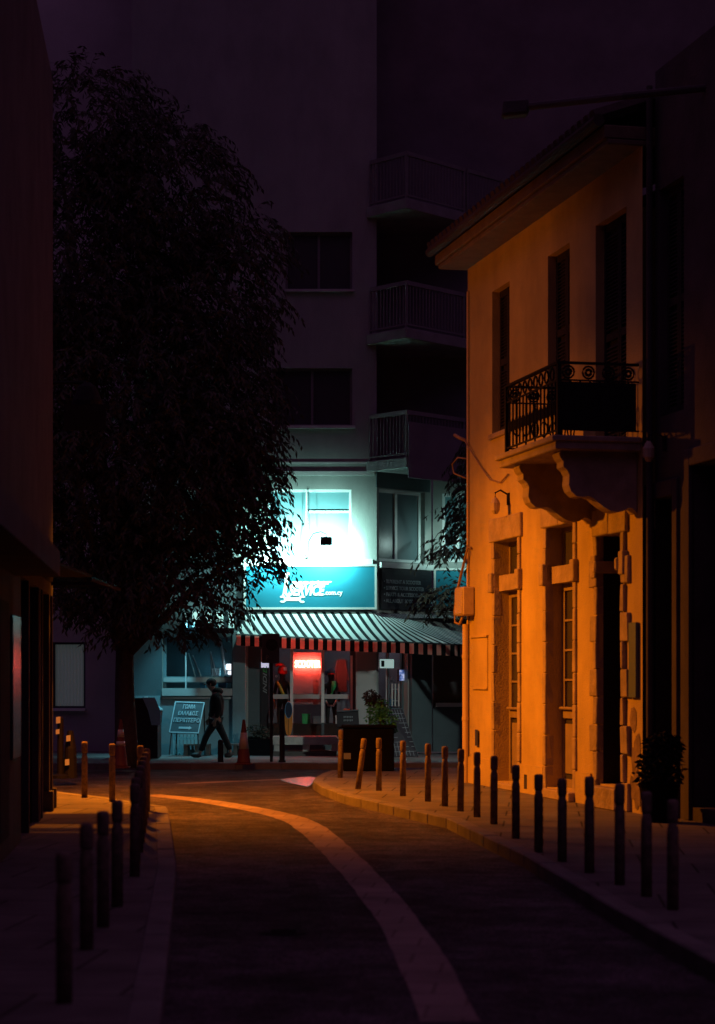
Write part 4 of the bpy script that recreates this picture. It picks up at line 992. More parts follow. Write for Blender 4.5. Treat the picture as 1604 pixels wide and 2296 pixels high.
for x0, x1, y0, m_, lab in ((676, 694, 1566, 'green', 'flat green box on the shop window platform under the neon sign'), (700, 722, 1572, 'room_pale', 'grey box on the shop window platform right of the green one'), (752, 766, 1570, 'whitecloth', 'small white box on the shop window platform at the right')):
    o = MB().box(A, ax(x0), ax(x1), .662, az(y0) - .35, -.75, -.55).box(A, ax(x0) - .006, ax(x1) + .006, az(y0) - .39, az(y0) - .345, -.756, -.544).build('carton', m_, bevel=.004); tag(o, lab, 'box', 'boxes in the shop window')
bo = thing('balance_board', A.w(ax(648), az(1645), .35), 'tall orange oval board with a dark blue top standing on the white bench', 'board')
cx_, z0, z1 = ax(648) * .995, .42, az(1572); pts = []
def oval(za, zb, w, y0):
    q = []
    for k in range(20):
        a = 2 * math.pi * k / 20; zz = (z0 + z1) / 2 + (z1 - z0) / 2 * math.sin(a); q.append((w * math.cos(a) * (1 if True else 0), zz))
    return q
full = [(.088 * (abs(math.cos(a)) ** .75) * (1 if math.cos(a) > 0 else -1), (z0 + z1) / 2 + (z1 - z0) / 2 * math.sin(a)) for a in [2 * math.pi * k / 28 for k in range(28)]]
zc = z1 - .33
def clipz(pp, lo, hi): return [(x, min(max(z, lo), hi)) for x, z in pp]
low = [p for p in full if p[1] <= zc]; hi = [p for p in full if p[1] > zc]
yq = 44.63
MB().prism([(cx_ + x, yq, z) for x, z in full], (0, .02, 0)).build('deck', 'orange_board', bo, bevel=.006)
MB().prism([(cx_ + .075 * math.cos(a), yq - .004, z1 - .19 + .17 * math.sin(a)) for a in [2 * math.pi * k / 24 for k in range(24)]], (0, .003, 0)).build('nose_patch', 'navy', bo)
ring = MB().tube([(cx_ + .078 * math.cos(a), yq - .005, z1 - .19 + .175 * math.sin(a)) for a in [2 * math.pi * k / 24 for k in range(25)]], .008, 6).build('rim', 'bluebox', bo)
MB().box(A, cx_ - .004, cx_ + .004, z0 + .03, zc - .03, 45 - yq, 45 - yq + .004).build('stripe', 'black', bo)
be = thing('pallet_bench', P(684, 1690, 44.2), 'low white pallet bench under the shop window', 'bench')
xa, xb = P(612, 0, 44.2).x, P(755, 0, 44.2).x
top = MB()
for k in range(5): top.wbox(xa, xb, 44.2 + k * .13, 44.31 + k * .13, .39, .42)
top.build('seat', 'pallet', be, bevel=.006)
MB().wbox(xa, xb, 44.17, 44.197, .24, .418).build('front_board', 'pallet', be, bevel=.006)
for f in (0.02, .47, .92):
    q = xa + (xb - xa) * f; MB().wbox(q, q + .14, 44.2, 44.72, .10, .387).build('support_block', 'pallet', be)
MB().wbox(xa, xb, 44.2, 44.3, .001, .095).wbox(xa, xb, 44.6, 44.7, .001, .095).build('bottom_board', 'pallet_dk', be)
def flat(name, x0, x1, y0, y1, n, m_, lab, cat, fr=A, th=.02):
    a, za = fr.px(x0, y1, n); b, _ = fr.px(x1, y1, n); _, zb = fr.px(x0, y0, n)
    o = MB().box(fr, a, b, za, zb, n - th, n).build(name, m_, bevel=.003); return tag(o, lab, cat)
flat('placard', 586, 603, 1485, 1497, -.10, 'placard', 'small lit white placard at the left edge of the shop window', 'placard')
flat('window_strip', 585, 587.5, 1455, 1484, -.10, 'far_plaster', 'thin pale strip hanging above the lit placard', 'strip')
vs = thing('banner_sign', A.w(ax(590), az(1570), -.09), 'narrow black vertical sign with pale letters left of the shop window', 'vertical sign')
MB().box(A, ax(584), ax(602), az(1660), az(1498), -.118, -.10).build('panel', 'sign_black', vs)
lettering('lettering', 'INDI', A, ax(598), az(1555), -.095, .085, 'sign_grey', vs, width=.46, rot=math.pi / 2, shear=.3, bold=.02)
lettering('lettering', 'EL', A, ax(598), az(1509), -.095, .085, 'leaf_green', vs, width=.15, rot=math.pi / 2, shear=.3, bold=.02)
vs.location = vs.location
# poster on a stand, tv, clutter behind the corner door
ps = thing('poster_stand', B.w(.3, .1, -.5), 'white poster with a small dark picture on a thin stand behind the corner door', 'poster')
a, za = B.px(853, 1498, -.06); b, _ = B.px(884, 1498, -.06); zb = B.px(853, 1478, -.06)[1]
MB().box(B, a, b, za, zb, -.08, -.06).build('poster', 'poster_glow', ps, bevel=.006)
MB().box(B, a + .03, a + .13, za + .03, zb - .03, -.059, -.055).build('picture', 'sign_black', ps)
k = B.px(868, 1500, -.07)[0]
MB().tube([B.w(k, za, -.09), B.w(k, .3, -.09)], .01, 6).tube([B.w(k - .15, .16, -.09), B.w(k, .3, -.09), B.w(k + .15, .16, -.09)], .012, 6).build('stand', 'alu', ps)
tv = thing('television', B.w(.9, 1.7, -.4), 'small lit screen with a blue and white picture behind the corner door', 'screen')
a, za = B.px(896, 1526, -.11); b = B.px(911, 1526, -.11)[0]; zb = B.px(896, 1502, -.11)[1]
MB().box(B, a - .015, b + .015, za - .015, zb + .015, -.16, -.115).build('case', 'black', tv); MB().box(B, a, b, za, zb, -.114, -.108).build('screen', 'tv', tv)
tg = thing('table', B.w(.3, .12, -.5), 'blue table standing behind the glass of the corner door', 'table')
a, za = B.px(850, 1572, -.5); b = B.px(884, 1572, -.5)[0]
MB().box(B, a, b, za - .10, za + .04, -.75, -.5).build('tabletop', 'bluebox', tg)
for q in (a + .03, b - .06):
    MB().box(B, q, q + .03, .13, za - .1, -.72, -.69).build('leg', 'bluebox', tg); MB().box(B, q, q + .03, .13, za - .1, -.55, -.52).build('leg', 'bluebox', tg)
sh = thing('shelf', B.w(1.0, .12, -.6), 'grey shelf of stock at the right behind the corner door', 'shelf')
a, b = B.px(893, 1560, -.7)[0], B.px(920, 1560, -.7)[0]
for z in (.5, .95, 1.3, 1.6): MB().box(B, a, b, z, z + .03, -.95, -.7).build('board', 'room_pale', sh)
for q in (a, b - .03): MB().box(B, q, q + .03, .13, 1.7, -.93, -.9).box(B, q, q + .03, .13, 1.7, -.74, -.71).build('upright', 'steel', sh)
for i, (f, z, w_, h_, m_, lab) in enumerate(((.1, .985, .12, .14, 'far_plaster', 'pale carton on the second stock shelf'), (.55, .985, .13, .18, 'room_pale', 'grey carton on the second stock shelf, the taller one'), (.2, 1.335, .11, .12, 'bluebox', 'blue carton on the upper stock shelf'), (.6, 1.335, .12, .16, 'far_plaster', 'pale carton on the upper stock shelf'), (.3, .535, .16, .16, 'room_pale', 'grey carton on the lowest stock shelf'))):
    q = a + (b - a) * f; o = MB().box(B, q, q + w_, z, z + h_, -.9, -.74).box(B, q + w_ * .4, q + w_ * .6, z + h_, z + h_ + .004, -.9, -.74).build('carton', m_, bevel=.005); tag(o, lab, 'box', 'cartons on the stock shelf')
t = thing('tube_lamp', B.w(.8, 2.6, -.9), 'cool white tube lamp inside above the corner door', 'lamp')
MB().tube([B.w(.5, 2.62, -.75), B.w(1.3, 2.62, -.75)], .02, 8).build('tube', 'lamp_cool', t); MB().box(B, .45, 1.35, 2.645, 2.68, -.8, -.7).build('batten', 'alu', t)
t = thing('tube_lamp', A.w(ax(690), 2.8, -1.2), 'dim tube lamp inside above the shop window display', 'lamp')
MB().tube([A.w(ax(600), 2.78, -1.0), A.w(ax(640), 2.78, -1.0)], .018, 8).build('tube', 'lamp_cool', t); MB().box(A, ax(598), ax(642), 2.80, 2.83, -1.05, -.95).build('batten', 'alu', t)
for x, n, m_, lab, kk in ((775, -.6, 'tan', 'tan toy helmet at the right foot of the shop window', .09), (786, -.55, 'orange_board', 'orange toy helmet at the right end of the shop window', .085)):
    c = A.w(ax(x), .68, n); o = MB().ball(c + Vector((0, 0, .24)), (kk, kk * 1.2, kk * .9), 14, 8).lathe([(kk * .9, .0), (kk * .6, .1), (kk * .5, .2)], c, 12).build('helmet', m_, smooth=True); tag(o, lab, 'helmet', 'helmets in the shop window')

# ------------------------------------------------------------------ things on the far pavement
fl = P(0, 0, 43.2).y
ab = thing('sign_board', P(415, 1690, 43.9), 'slanted grey blue kiosk sign board with white letters and an arrow', 'sign board')
V0 = [P(*q, d) for q, d in (((379, 1643), 43.9), ((446, 1645), 43.9), ((462, 1576), 44.15), ((393, 1573), 44.15))]
ud = (V0[1] - V0[0]).normalized(); vd = (V0[3] - V0[0]); vd = vd.normalized(); nn = ud.cross(vd).normalized(); nn = nn if nn.y < 0 else -nn
class Tilt:
    def __init__(s): s.o = V0[0]
    def w(s, a, b, n=0): return V0[0] + (V0[1] - V0[0]) * (a / .64) + (V0[3] - V0[0]) * (b / .68) + nn * n
Tf = Tilt()
MB().box(Tf, 0, .64, 0, .68, -.02, .01).build('panel', 'board_grey', ab)
MB().box(Tf, 0, .64, 0, .022, .011, .02).box(Tf, 0, .64, .658, .68, .011, .02).box(Tf, 0, .022, .022, .658, .011, .02).box(Tf, .618, .64, .022, .658, .011, .02).build('frame', 'board_letter', ab)
for tx, z, w_ in (('ΓΩΝΙΑ', .53, .27), ('ΕΛΛΑΔΟΣ', .385, .42), ('ΠΕΡΙΠΤΕΡΟ', .235, .56)):
    lettering('lettering', tx, Tf, .33 - w_ / 2, z, .016, .085, 'board_letter', ab, width=w_, bold=.015)
MB().prism([Tf.w(a, b, .012) for a, b in ((.19, .09), (.19, .135), (.41, .135), (.41, .155), (.47, .112), (.41, .07), (.41, .09))], nn * .004).build('arrow', 'board_letter', ab)
MB().tube([P(385, 1643, 43.92), P(380, 1692, 43.7)], .015, 6).tube([P(444, 1645, 43.92), P(446, 1692, 43.7)], .015, 6).tube([P(400, 1575, 44.17), P(395, 1692, 44.6)], .015, 6).tube([P(458, 1577, 44.17), P(460, 1692, 44.6)], .015, 6).build('easel', 'black', ab)
# bars behind the sign board
rk = thing('crate', P(420, 1690, 44.6), 'pale blue slatted crate behind the kiosk sign board', 'crate')
xa, xb = P(388, 0, 44.5).x, P(446, 0, 44.5).x
for k in range(7): q = xa + (xb - xa) * k / 7; MB().wbox(q, q + .05, 44.5, 44.53, .01, .45).build('slat', 'cyan_lid', rk)
MB().wbox(xa, xb, 44.535, 44.56, .06, .12).wbox(xa, xb, 44.535, 44.56, .34, .40).wbox(xa, xb, 44.56, 44.9, .02, .05).build('rail', 'cyan_lid', rk)
# cabinet with sloping lid
cb = thing('kiosk_cabinet', P(340, 1695, 42.6), 'dark waist high cabinet with a sloping pale cyan lid left of the sign board', 'cabinet')
d0, d1 = 42.6, 43.4
xL, xM, xR = P(290, 0, d0).x, P(322, 0, d0).x, P(357, 0, d0).x
MB().prism([(xL, d0, .02), (xR - .03, d0, .02), (xR - .03, d0, .68), (xR, d0, .98), (xM, d0, 1.26), (xL, d0, 1.26)], (0, d1 - d0, 0)).build('body', 'black', cb)
MB().prism([(xM - .02, d0 - .02, 1.275), (xM + .24, d0 - .02, 1.275), (xR + .03, d0 - .02, 1.0), (xR + .03, d0 - .02, .70), (xM + .17, d0 - .02, .70), (xM + .1, d0 - .02, 1.0)], (0, .015, 0)).build('panel', 'cyan_lid', cb)
MB().hexa([(xM, d0, 1.265), (xR + .01, d0, .995), (xR + .01, d1, .995), (xM, d1, 1.265), (xM, d0, 1.285), (xR + .01, d0, 1.015), (xR + .01, d1, 1.015), (xM, d1, 1.285)]).build('lid', 'cyan_lid', cb)
# traffic cones
def cone(x, y, label, n_band, k=1.0):
    p = GX(x, y, 0); t = thing('traffic_cone', p, label, 'traffic cone', 'traffic cones')
    MB().wbox(p.x - .17, p.x + .17, p.y - .17, p.y + .17, p.z + .0, p.z + .03).build('base', 'cone', t, bevel=.008)
    MB().lathe([(.145, .031), (.13, .06), (.028, .74 * k), (.02, .76 * k)], p, 18).build('body', 'cone', t, True)
    for z0, z1 in n_band:
        f = lambda z: .13 + (.028 - .13) * (z - .06) / (.74 * k - .06) + .003
        MB().lathe([(f(z0), z0), (f(z1), z1)], p, 18).build('sleeve', 'reflect', t, True)
    return t
cone(547, 1714, 'tall orange traffic cone with one long reflective sleeve beside the walking person', [(.3, .62)], 1.15)
cone(271, 1722, 'dark traffic cone with two short reflective sleeves beside the tree trunk', [(.42, .5), (.58, .72)], 1.2)
dp = thing('delineator_post', GX(136, 1745, 0), 'dark marker post with several reflective patches by the left building corner', 'marker post')
p = GX(136, 1745, 0)
MB().lathe([(.17, 0), (.17, .05), (.06, .08), (.05, 1.0), (.03, 1.03)], p, 14).lathe([(.12, 0), (.10, .5), (.05, .8)], p + Vector((.16, .05, 0)), 14).build('post', 'black', dp)
for dx, z, w_, h_ in ((-.02, .92, .07, .12), (-.03, .74, .06, .09), (.15, .62, .07, .11), (.13, .22, .07, .11)):
    MB().prism([p + Vector((dx + a, -.13, z + b)) for a, b in ((-w_ / 2, 0), (w_ / 2, .01), (w_ / 2, h_), (-w_ / 2, h_ - .01))], (0, .012, 0)).build('reflector', 'sign_white', dp)
# parking sign and the short post beside it
pk = thing('road_sign', P(609, 1715, 41.2), 'dark unlit road sign plate with a round symbol on a thin pole', 'road sign')
dS = 41.2; zb = 0
xs0, xs1 = P(588, 0, dS).x, P(627, 0, dS).x
MB().tube([(P(609, 0, dS).x, dS, 0), (P(609, 0, dS).x, dS, P(0, 1420, dS).z)], .032, 10).build('pole', 'black', pk)
MB().wbox(xs0, xs1, dS - .05, dS - .035, P(0, 1487, dS).z, P(0, 1421, dS).z).build('plate', 'pallet_dk', pk, bevel=.004)
cS = P(610, 1446, dS)
MB().prism([(cS.x + .12 * math.cos(a), dS - .056, cS.z + .12 * math.sin(a)) for a in [2 * math.pi * k / 24 for k in range(24)]], (0, .004, 0)).build('symbol', 'black', pk)
Fs = Frame((0, dS - .05), (1, 0), (0, -1)); lettering('lettering', 'P', Fs, P(597, 0, dS).x, P(0, 1479, dS).z, .004, .09, 'stone_dk', pk)
p = P(633, 1715, 41.0); o = thing('marker_post', (p.x, 41.0, 0), 'slim black post just right of the road sign pole', 'post')
MB().lathe([(.055, 0), (.05, 1.0), (.052, 1.02), (.03, 1.06)], (p.x, 41.0, 0), 12).build('post', 'black', o); MB().lathe([(.075, 0), (.07, .04)], (p.x, 41.0, 0), 12).build('base', 'black', o)
p = P(495, 1715, 41.0); o = thing('marker_post', (p.x, 41.0, 0), 'short black post on the kerb below the walking person', 'post')
MB().lathe([(.06, 0), (.055, .42), (.03, .45)], (p.x, 41.0, 0), 12).build('post', 'black', o)
# low pallets behind the person
for x0, x1, lab in ((412, 470, 'dark low pallet behind the front leg of the walking person'), (500, 556, 'dark low pallet behind the rear leg of the walking person')):
    d = 44.3; t = thing('pallet', P(x0, 1690, d), lab, 'pallet', 'low pallets by the left bay')
    xa, xb = P(x0, 0, d).x, P(x1, 0, d).x
    MB().wbox(xa, xb, d, d + .5, .22, .25).build('deck', 'pallet_dk', t)
    for q in (xa, (xa + xb) / 2 - .04, xb - .08): MB().wbox(q, q + .08, d + .01, d + .49, .001, .218).build('support_block', 'pallet_dk', t)
# crates, top one with chalk marks
lab = ['black crate on the ground, lowest of the leaning stack by the shop window', 'black crate in the middle of the leaning stack by the shop window', 'black crate with faint chalk lines on top of the leaning stack']
dC = 43.3; zc = .001
for i, (x0, x1, y0, y1) in enumerate(((768, 812, 1658, 1694), (763, 811, 1631, 1657), (756, 806, 1591, 1630))):
    z0, z1 = P(0, y1, dC).z, P(0, y0, dC).z; z0 = max(z0, .002)
    c = thing('crate', P(x0, y1, dC), lab[i], 'crate', 'black crates stacked by the shop window')
    a, b = P(x0, 0, dC).x, P(x1, 0, dC).x; tl = .035
    fr = Frame((a, dC), (1, 0), (0, -1))
    MB().hexa([(a, dC, z0), (b, dC, z0 + tl * .3), (b, dC + .4, z0 + tl * .3), (a, dC + .4, z0), (a - .01, dC + .03, z1 - tl), (b - .02, dC + .03, z1), (b - .02, dC + .43, z1), (a - .01, dC + .43, z1 - tl)]).build('body', 'sign_black', c, bevel=.01)
    MB().hexa([(a - .01, dC - .02, z1 - tl - .02), (b - .01, dC - .02, z1 - .02), (b - .01, dC, z1 - .02), (a - .01, dC, z1 - tl - .02), (a - .01, dC - .02, z1 - tl), (b - .01, dC - .02, z1), (b - .01, dC, z1), (a - .01, dC, z1 - tl)]).build('lip', 'dark_teal', c)
    if i == 2:
        for zz in (.20, .13):
            mm = MB()
            for q in range(6): mm.box(fr, .14 + q * .034, .14 + q * .034 + .022, z0 + zz - .01 + (q % 2) * .006, z0 + zz + .03, -.005, .006)
            mm.build('chalk_mark', 'sign_grey', c)
# planter with shrubs
pl = thing('planter', (-.27, 37.2, 0), 'large black planter box with a pale square label at the pavement corner', 'planter')
MB().wbox(-.26, .66, 37.0, 37.8, .0, .78).build('box', 'pot', pl, bevel=.02)
MB().wbox(-.29, .69, 36.97, 37.83, .78, .83).build('rim', 'pot', pl, bevel=.01)
MB().wbox(-.25, -.12, 36.985, 36.996, .22, .33).build('label_plate', 'sign_grey', pl)

def leaf_cloud(mb, centers, n, ln, wd, droop=.4, seed=1):
    rnd = random.Random(seed)
    for c, r in centers:
        for i in range(n):
            while True:
                q = Vector((rnd.uniform(-1, 1), rnd.uniform(-1, 1), rnd.uniform(-1, 1)))
                if .3 < q.length < 1: break
            p = Vector(c) + Vector((q.x * r[0], q.y * r[1], q.z * r[2]))
            add_leaf(mb, p, rnd, ln * rnd.uniform(.7, 1.2), wd * rnd.uniform(.7, 1.2), droop)
def add_leaf(mb, p, rnd, ln, wd, droop, axis=None):
    a = rnd.uniform(0, 2 * math.pi)
    d = Vector((math.cos(a), math.sin(a), -droop + rnd.uniform(-.5, .4))) if axis is None else axis + Vector((rnd.gauss(0, .35), rnd.gauss(0, .35), rnd.gauss(0, .25)))
    d.normalize(); s = d.cross(Vector((rnd.gauss(0, 1), rnd.gauss(0, 1), rnd.gauss(0, 1)))).normalized() * wd * .5
    m = p + d * ln * .45
    o = len(mb.v); mb.v += [p, m + s, p + d * ln, m - s]; mb.f.append((o, o + 1, o + 2, o + 3))
gp = thing('shrub', (.45, 37.3, .8), 'bright green leafy shrub growing in the black planter', 'shrub')
mb = MB(); leaf_cloud(mb, [((.40, 37.3, 1.12), (.24, .25, .2)), ((.52, 37.25, .95), (.2, .22, .2)), ((.3, 37.35, 1.0), (.16, .2, .2)), ((.6, 37.3, .8), (.1, .15, .14))], 230, .07, .032, .3, 5)
mb.build('foliage', 'leaf_green', gp)
MB().tube([(.42, 37.35, .79), (.4, 37.33, 1.1)], .014, 6).tube([(.44, 37.35, .79), (.54, 37.3, 1.05)], .012, 6).build('stem', 'bark', gp)
gp = thing('pot_plant', (.2, 38.9, 0), 'tall dark pot plant standing before the grey shop pillar', 'plant')
mb = MB(); p = P(832, 1562, 39)
leaf_cloud(mb, [(p, (.15, .14, .15)), (p + Vector((.08, 0, -.08)), (.16, .12, .12)), (p + Vector((.17, 0, -.2)), (.1, .1, .12))], 260, .08, .03, .5, 9); mb.build('foliage', 'leaf', gp)
MB().tube([(p.x - .02, 39, .3), (p.x - .03, 39, .9), (p.x, 39, p.z)], .018, 6).build('stem', 'bark', gp)
MB().lathe([(.13, 0), (.18, .32), (.19, .34)], (p.x - .02, 39, ROAD if False else 0), 14).build('pot', 'pot', gp)
# hedge like plant by the left of the shop
gp = thing('pot_plant', (P(578, 0, 44.4).x, 44.4, 0), 'low dark bushy pot plant left of the white bench', 'plant')
q = P(578, 1636, 44.4); mb = MB(); leaf_cloud(mb, [(q, (.3, .16, .14)), (q + Vector((.08, 0, -.1)), (.25, .15, .1))], 300, .06, .025, .3, 12); mb.build('foliage', 'leaf', gp)
MB().wbox(q.x - .3, q.x + .3, 44.25, 44.55, .001, .36).build('pot', 'pot', gp, bevel=.01)
MB().tube([(q.x, 44.4, .36), (q.x, 44.4, .55)], .012, 6).build('stem', 'bark', gp)
# leaning grid panel
gr = thing('grid_panel', P(905, 1695, 42.4), 'dark gridded panel leaning beside the green shrub', 'panel')
a = P(882, 1697, 42.0); b = P(937, 1695, 42.35); c = P(902, 1590, 42.75); d = P(861, 1590, 42.4)
nn2 = (b - a).cross(d - a).normalized(); nn2 = nn2 if nn2.y < 0 else -nn2
class Sk:
    def w(s, u, v, n=0): return (a * (1 - u) + b * u) * (1 - v) + (d * (1 - u) + c * u) * v + nn2 * n
sk = Sk(); MB().box(sk, 0, 1, 0, 1, -.03, 0).build('sheet', 'sign_black', gr)
g = MB()
for k in range(1, 7): g.box(sk, k / 7 - .008, k / 7 + .008, 0.01, .99, .001, .006)
for k in range(1, 10): g.box(sk, .01, .99, k / 10 - .004, k / 10 + .004, .007, .010)
g.build('grid_lines', 'sign_grey', gr)
f = MB().box(sk, -.02, 0, -.01, 1.01, -.03, .012).box(sk, 1, 1.02, -.01, 1.01, -.03, .012).box(sk, 0, 1, 1.0, 1.012, -.03, .012).build('frame', 'dark_teal', gr)
# crumpled paper on the kerb
random.seed(5)
pp = P(905, 1704, 41.5); mb = MB(); mb.ball((pp.x, 41.5, .035), (.06, .05, .035), 8, 6)
for v in mb.v: v += Vector((random.uniform(-.012, .012), random.uniform(-.012, .012), random.uniform(-.008, .008)))
tag(mb.build('paper_scrap', 'sign_white'), 'crumpled white paper lying by the foot of the grid panel', 'litter')
# dark pot plant by the right hand house
gp = thing('pot_plant', H.w(SE + .35, 0, .5), 'dark bushy pot plant by the wall at the right edge of the lit house', 'plant')
PS = H.px(1478, 1830, .3)[0]; q = H.w(PS, .62, .3); mb = MB(); leaf_cloud(mb, [(q, (.28, .30, .26)), (q + Vector((.05, 0, .24)), (.2, .2, .22))], 900, .10, .04, .4, 21); mb.build('foliage', 'leaf_black', gp)
MB().lathe([(.17, 0), (.23, .40), (.25, .44)], H.w(PS, 0, .3), 16).build('pot', 'pot', gp); MB().tube([H.w(PS, .4, .3), H.w(PS, .75, .3)], .02, 6).build('stem', 'bark', gp)

# ------------------------------------------------------------------ trees
def tree(name, base, crown, twigs, per, label, seed, trunk_r=.2, limbs=8, ln=.165, wd=.05, lean=(0, 0)):
    rnd = random.Random(seed); t = thing(name, base, label, 'tree', 'street trees'); b = Vector(base)
    tr = MB(); hub = b + Vector((lean[0], lean[1], 2.3))
    tr.tube([b + Vector((0, 0, -.02)), b + Vector((.03, 0, .5)), b + Vector((lean[0] * .5, 0, 1.4)), hub], [trunk_r * 1.25, trunk_r, trunk_r * .85, trunk_r * .75], 12)
    tr.build('trunk', 'bark', t, True)
    lm = MB(); cr_ = MB()
    for k in range(limbs):
        c, r = crown[k % len(crown)]
        e = Vector(c) + Vector((rnd.uniform(-.6, .6) * r[0], rnd.uniform(-.6, .6) * r[1], rnd.uniform(-.4, .6) * r[2]))
        m = hub.lerp(e, .5) + Vector((rnd.uniform(-.3, .3), rnd.uniform(-.3, .3), .3))
        lm.tube([hub - Vector((0, 0, .2)), m, e], [trunk_r * .5, trunk_r * .3, .03], 7)
    lm.build('limb', 'bark', t, True)
    tot = sum(r[0] * r[2] for c, r in crown)
    for c, r in crown:
        c = Vector(c)
        for i in range(int(twigs * r[0] * r[2] / tot)):
            while True:
                q = Vector((rnd.uniform(-1, 1), rnd.uniform(-1, 1), rnd.uniform(-1, 1)))
                if .25 < q.length < 1 and rnd.random() < q.length: break
            p = c + Vector((q.x * r[0], q.y * r[1], q.z * r[2]))
            d = Vector((q.x, q.y, .25)).normalized() + Vector((rnd.gauss(0, .4), rnd.gauss(0, .4), rnd.gauss(0, .2))); d.normalize()
            st = p.copy(); L = rnd.uniform(.35, .75)
            pts = [st.copy()]
            for k in range(per):
                st = st + d * (L / per); d.z -= .16; d.normalize(); pts.append(st.copy())
                side = d.cross(Vector((0, 0, 1))).normalized() * (1 if k % 2 else -1)
                add_leaf(cr_, st, rnd, ln * rnd.uniform(.7, 1.15), wd * rnd.uniform(.8, 1.15), 0, (d * .6 + side * .6 + Vector((0, 0, -.55))))
            o = len(cr_.v); w = Vector((.004, 0, 0))
            for a, b2 in zip(pts[::3], pts[3::3]):
                o = len(cr_.v); cr_.v += [a - w, a + w, b2 + w, b2 - w]; cr_.f.append((o, o + 1, o + 2, o + 3))
    o = cr_.build('crown', 'leaf', t)
    return t
tree('street_tree', (-4.45, 39.2, 0), [((-4.5, 39.2, 6.6), (2.75, 2.2, 3.2)), ((-3.1, 39.0, 5.2), (1.5, 1.3, 1.5)), ((-2.55, 38.9, 6.7), (1.05, 1.0, 1.2)), ((-3.8, 38.8, 3.3), (1.5, 1.2, 1.05)), ((-5.6, 39.2, 3.9), (1.6, 1.4, 1.2)), ((-2.35, 38.9, 4.6), (.75, .8, .75)), ((-2.1, 38.9, 3.75), (.55, .6, .42)), ((-3.0, 39.2, 8.7), (1.4, 1.4, 1.3)),
     ((-5.6, 39.3, 9.7), (2.2, 1.9, 2.2)), ((-3.7, 39.1, 10.9), (1.4, 1.3, 1.5)), ((-6.4, 39.2, 6.8), (1.5, 1.4, 2.0)), ((-5.2, 39.2, 12.2), (1.5, 1.3, 1.2)), ((-2.2, 39, 9.9), (.7, .7, .6)), ((-1.95, 38.9, 5.6), (.4, .5, .5))],
     8600, 11, 'big dark leafy tree on the left in front of the lit shop corner', 4, .22, limbs=14)
tree('street_tree', (3.6, 42.6, 0), [((3.5, 42.4, 5.7), (1.3, 1.2, 1.9)), ((2.65, 42.2, 5.0), (.7, .7, .5)), ((2.3, 42.1, 4.35), (.72, .6, .2)), ((2.2, 42.0, 3.4), (.7, .6, .26)), ((1.7, 41.9, 3.12), (.35, .4, .12))],
     1150, 11, 'dark drooping tree between the lit house and the awning shop', 14, .14)

# ------------------------------------------------------------------ background building on the left
fb = thing('far_building', (-8, 47.5, 0), 'dim grey building behind the big tree with one pale curtained window', 'building')
G = Frame((-9, 47.0), (1, 0), (0, -1))
a, z0 = G.px(118, 1588); b, z1 = G.px(192, 1440)
mb = MB(); wall_sheet(mb, G, -12, 4.0, 0, 30, [(a, b, z0, z1)], .2); mb.quad(G.w(4, 0, 0), G.w(4, 30, 0), G.w(4, 30, -6), G.w(4, 0, -6)); mb.build('wall', 'far_wall', fb)
w = MB().box(G, a, a + .05, z0, z1, -.15, -.08).box(G, b - .05, b, z0, z1, -.15, -.08).box(G, a + .05, b - .05, z1 - .05, z1, -.15, -.08).box(G, a + .05, b - .05, z0, z0 + .05, -.15, -.08).build('window', 'dark_teal', fb)
cm = MB(); k = 18
for i in range(k):
    q0, q1 = a + .05 + (b - a - .1) * i / k, a + .05 + (b - a - .1) * (i + 1) / k; nn_ = (-.14, -.12); cm.quad(G.w(q0, z0 + .05, nn_[i % 2]), G.w(q1, z0 + .05, nn_[(i + 1) % 2]), G.w(q1, z1 - .05, nn_[(i + 1) % 2]), G.w(q0, z1 - .05, nn_[i % 2]))
cm.build('curtain', 'lit_curtain', w)
MB().box(G, a - .05, b, z0 - .06, z0, .004, .12).build('windowsill', 'sign_white', fb)

# ------------------------------------------------------------------ walking person
pr = thing('person', P(494, 1698, 43.2) * 1.0, 'person in a dark hooded jacket walking left with head bowed past the kiosk sign', 'person')
pr.location.z = 0; pr['_o'] = (pr.location.x, pr.location.y, 0)
O = Vector((P(580, 0, 1).x * 0 + (((550 + 580 * .374) / 1.596) - CX) / F * 43.2, 43.2, 0))
def b_(x, z, y=0): return O + Vector((x, y, z))
V = [b_(.035, .84), b_(.04, 1.0), b_(.05, 1.18), b_(.045, 1.31), b_(.0, 1.405), b_(-.05, 1.47), b_(-.085, 1.555), b_(-.10, 1.60),
     b_(.02, .78, -.08), b_(-.165, .45, -.09), b_(-.285, .11, -.09), b_(-.40, .06, -.10),       # leading leg
     b_(.05, .78, .08), b_(.20, .45, .09), b_(.345, .13, .09), b_(.27, .035, .09),               # trailing leg
     b_(.08, 1.30, -.17), b_(.13, 1.04, -.21), b_(.05, .82, -.22), b_(.02, .755, -.22),          # near arm
     b_(.04, 1.30, .17), b_(-.04, 1.04, .21), b_(-.12, .84, .22), b_(-.15, .775, .22)]           # far arm
E = [(0, 1), (1, 2), (2, 3), (3, 4), (4, 5), (5, 6), (6, 7), (0, 8), (8, 9), (9, 10), (10, 11), (0, 12), (12, 13), (13, 14), (14, 15), (3, 16), (16, 17), (17, 18), (18, 19), (3, 20), (20, 21), (21, 22), (22, 23)]
rad = [(.11, .13), (.11, .12), (.12, .14), (.11, .13), .055, .07, .10, .085, .085, .055, .04, .032, .085, .055, .04, .032, .055, .042, .03, .034, .055, .042, .03, .034]
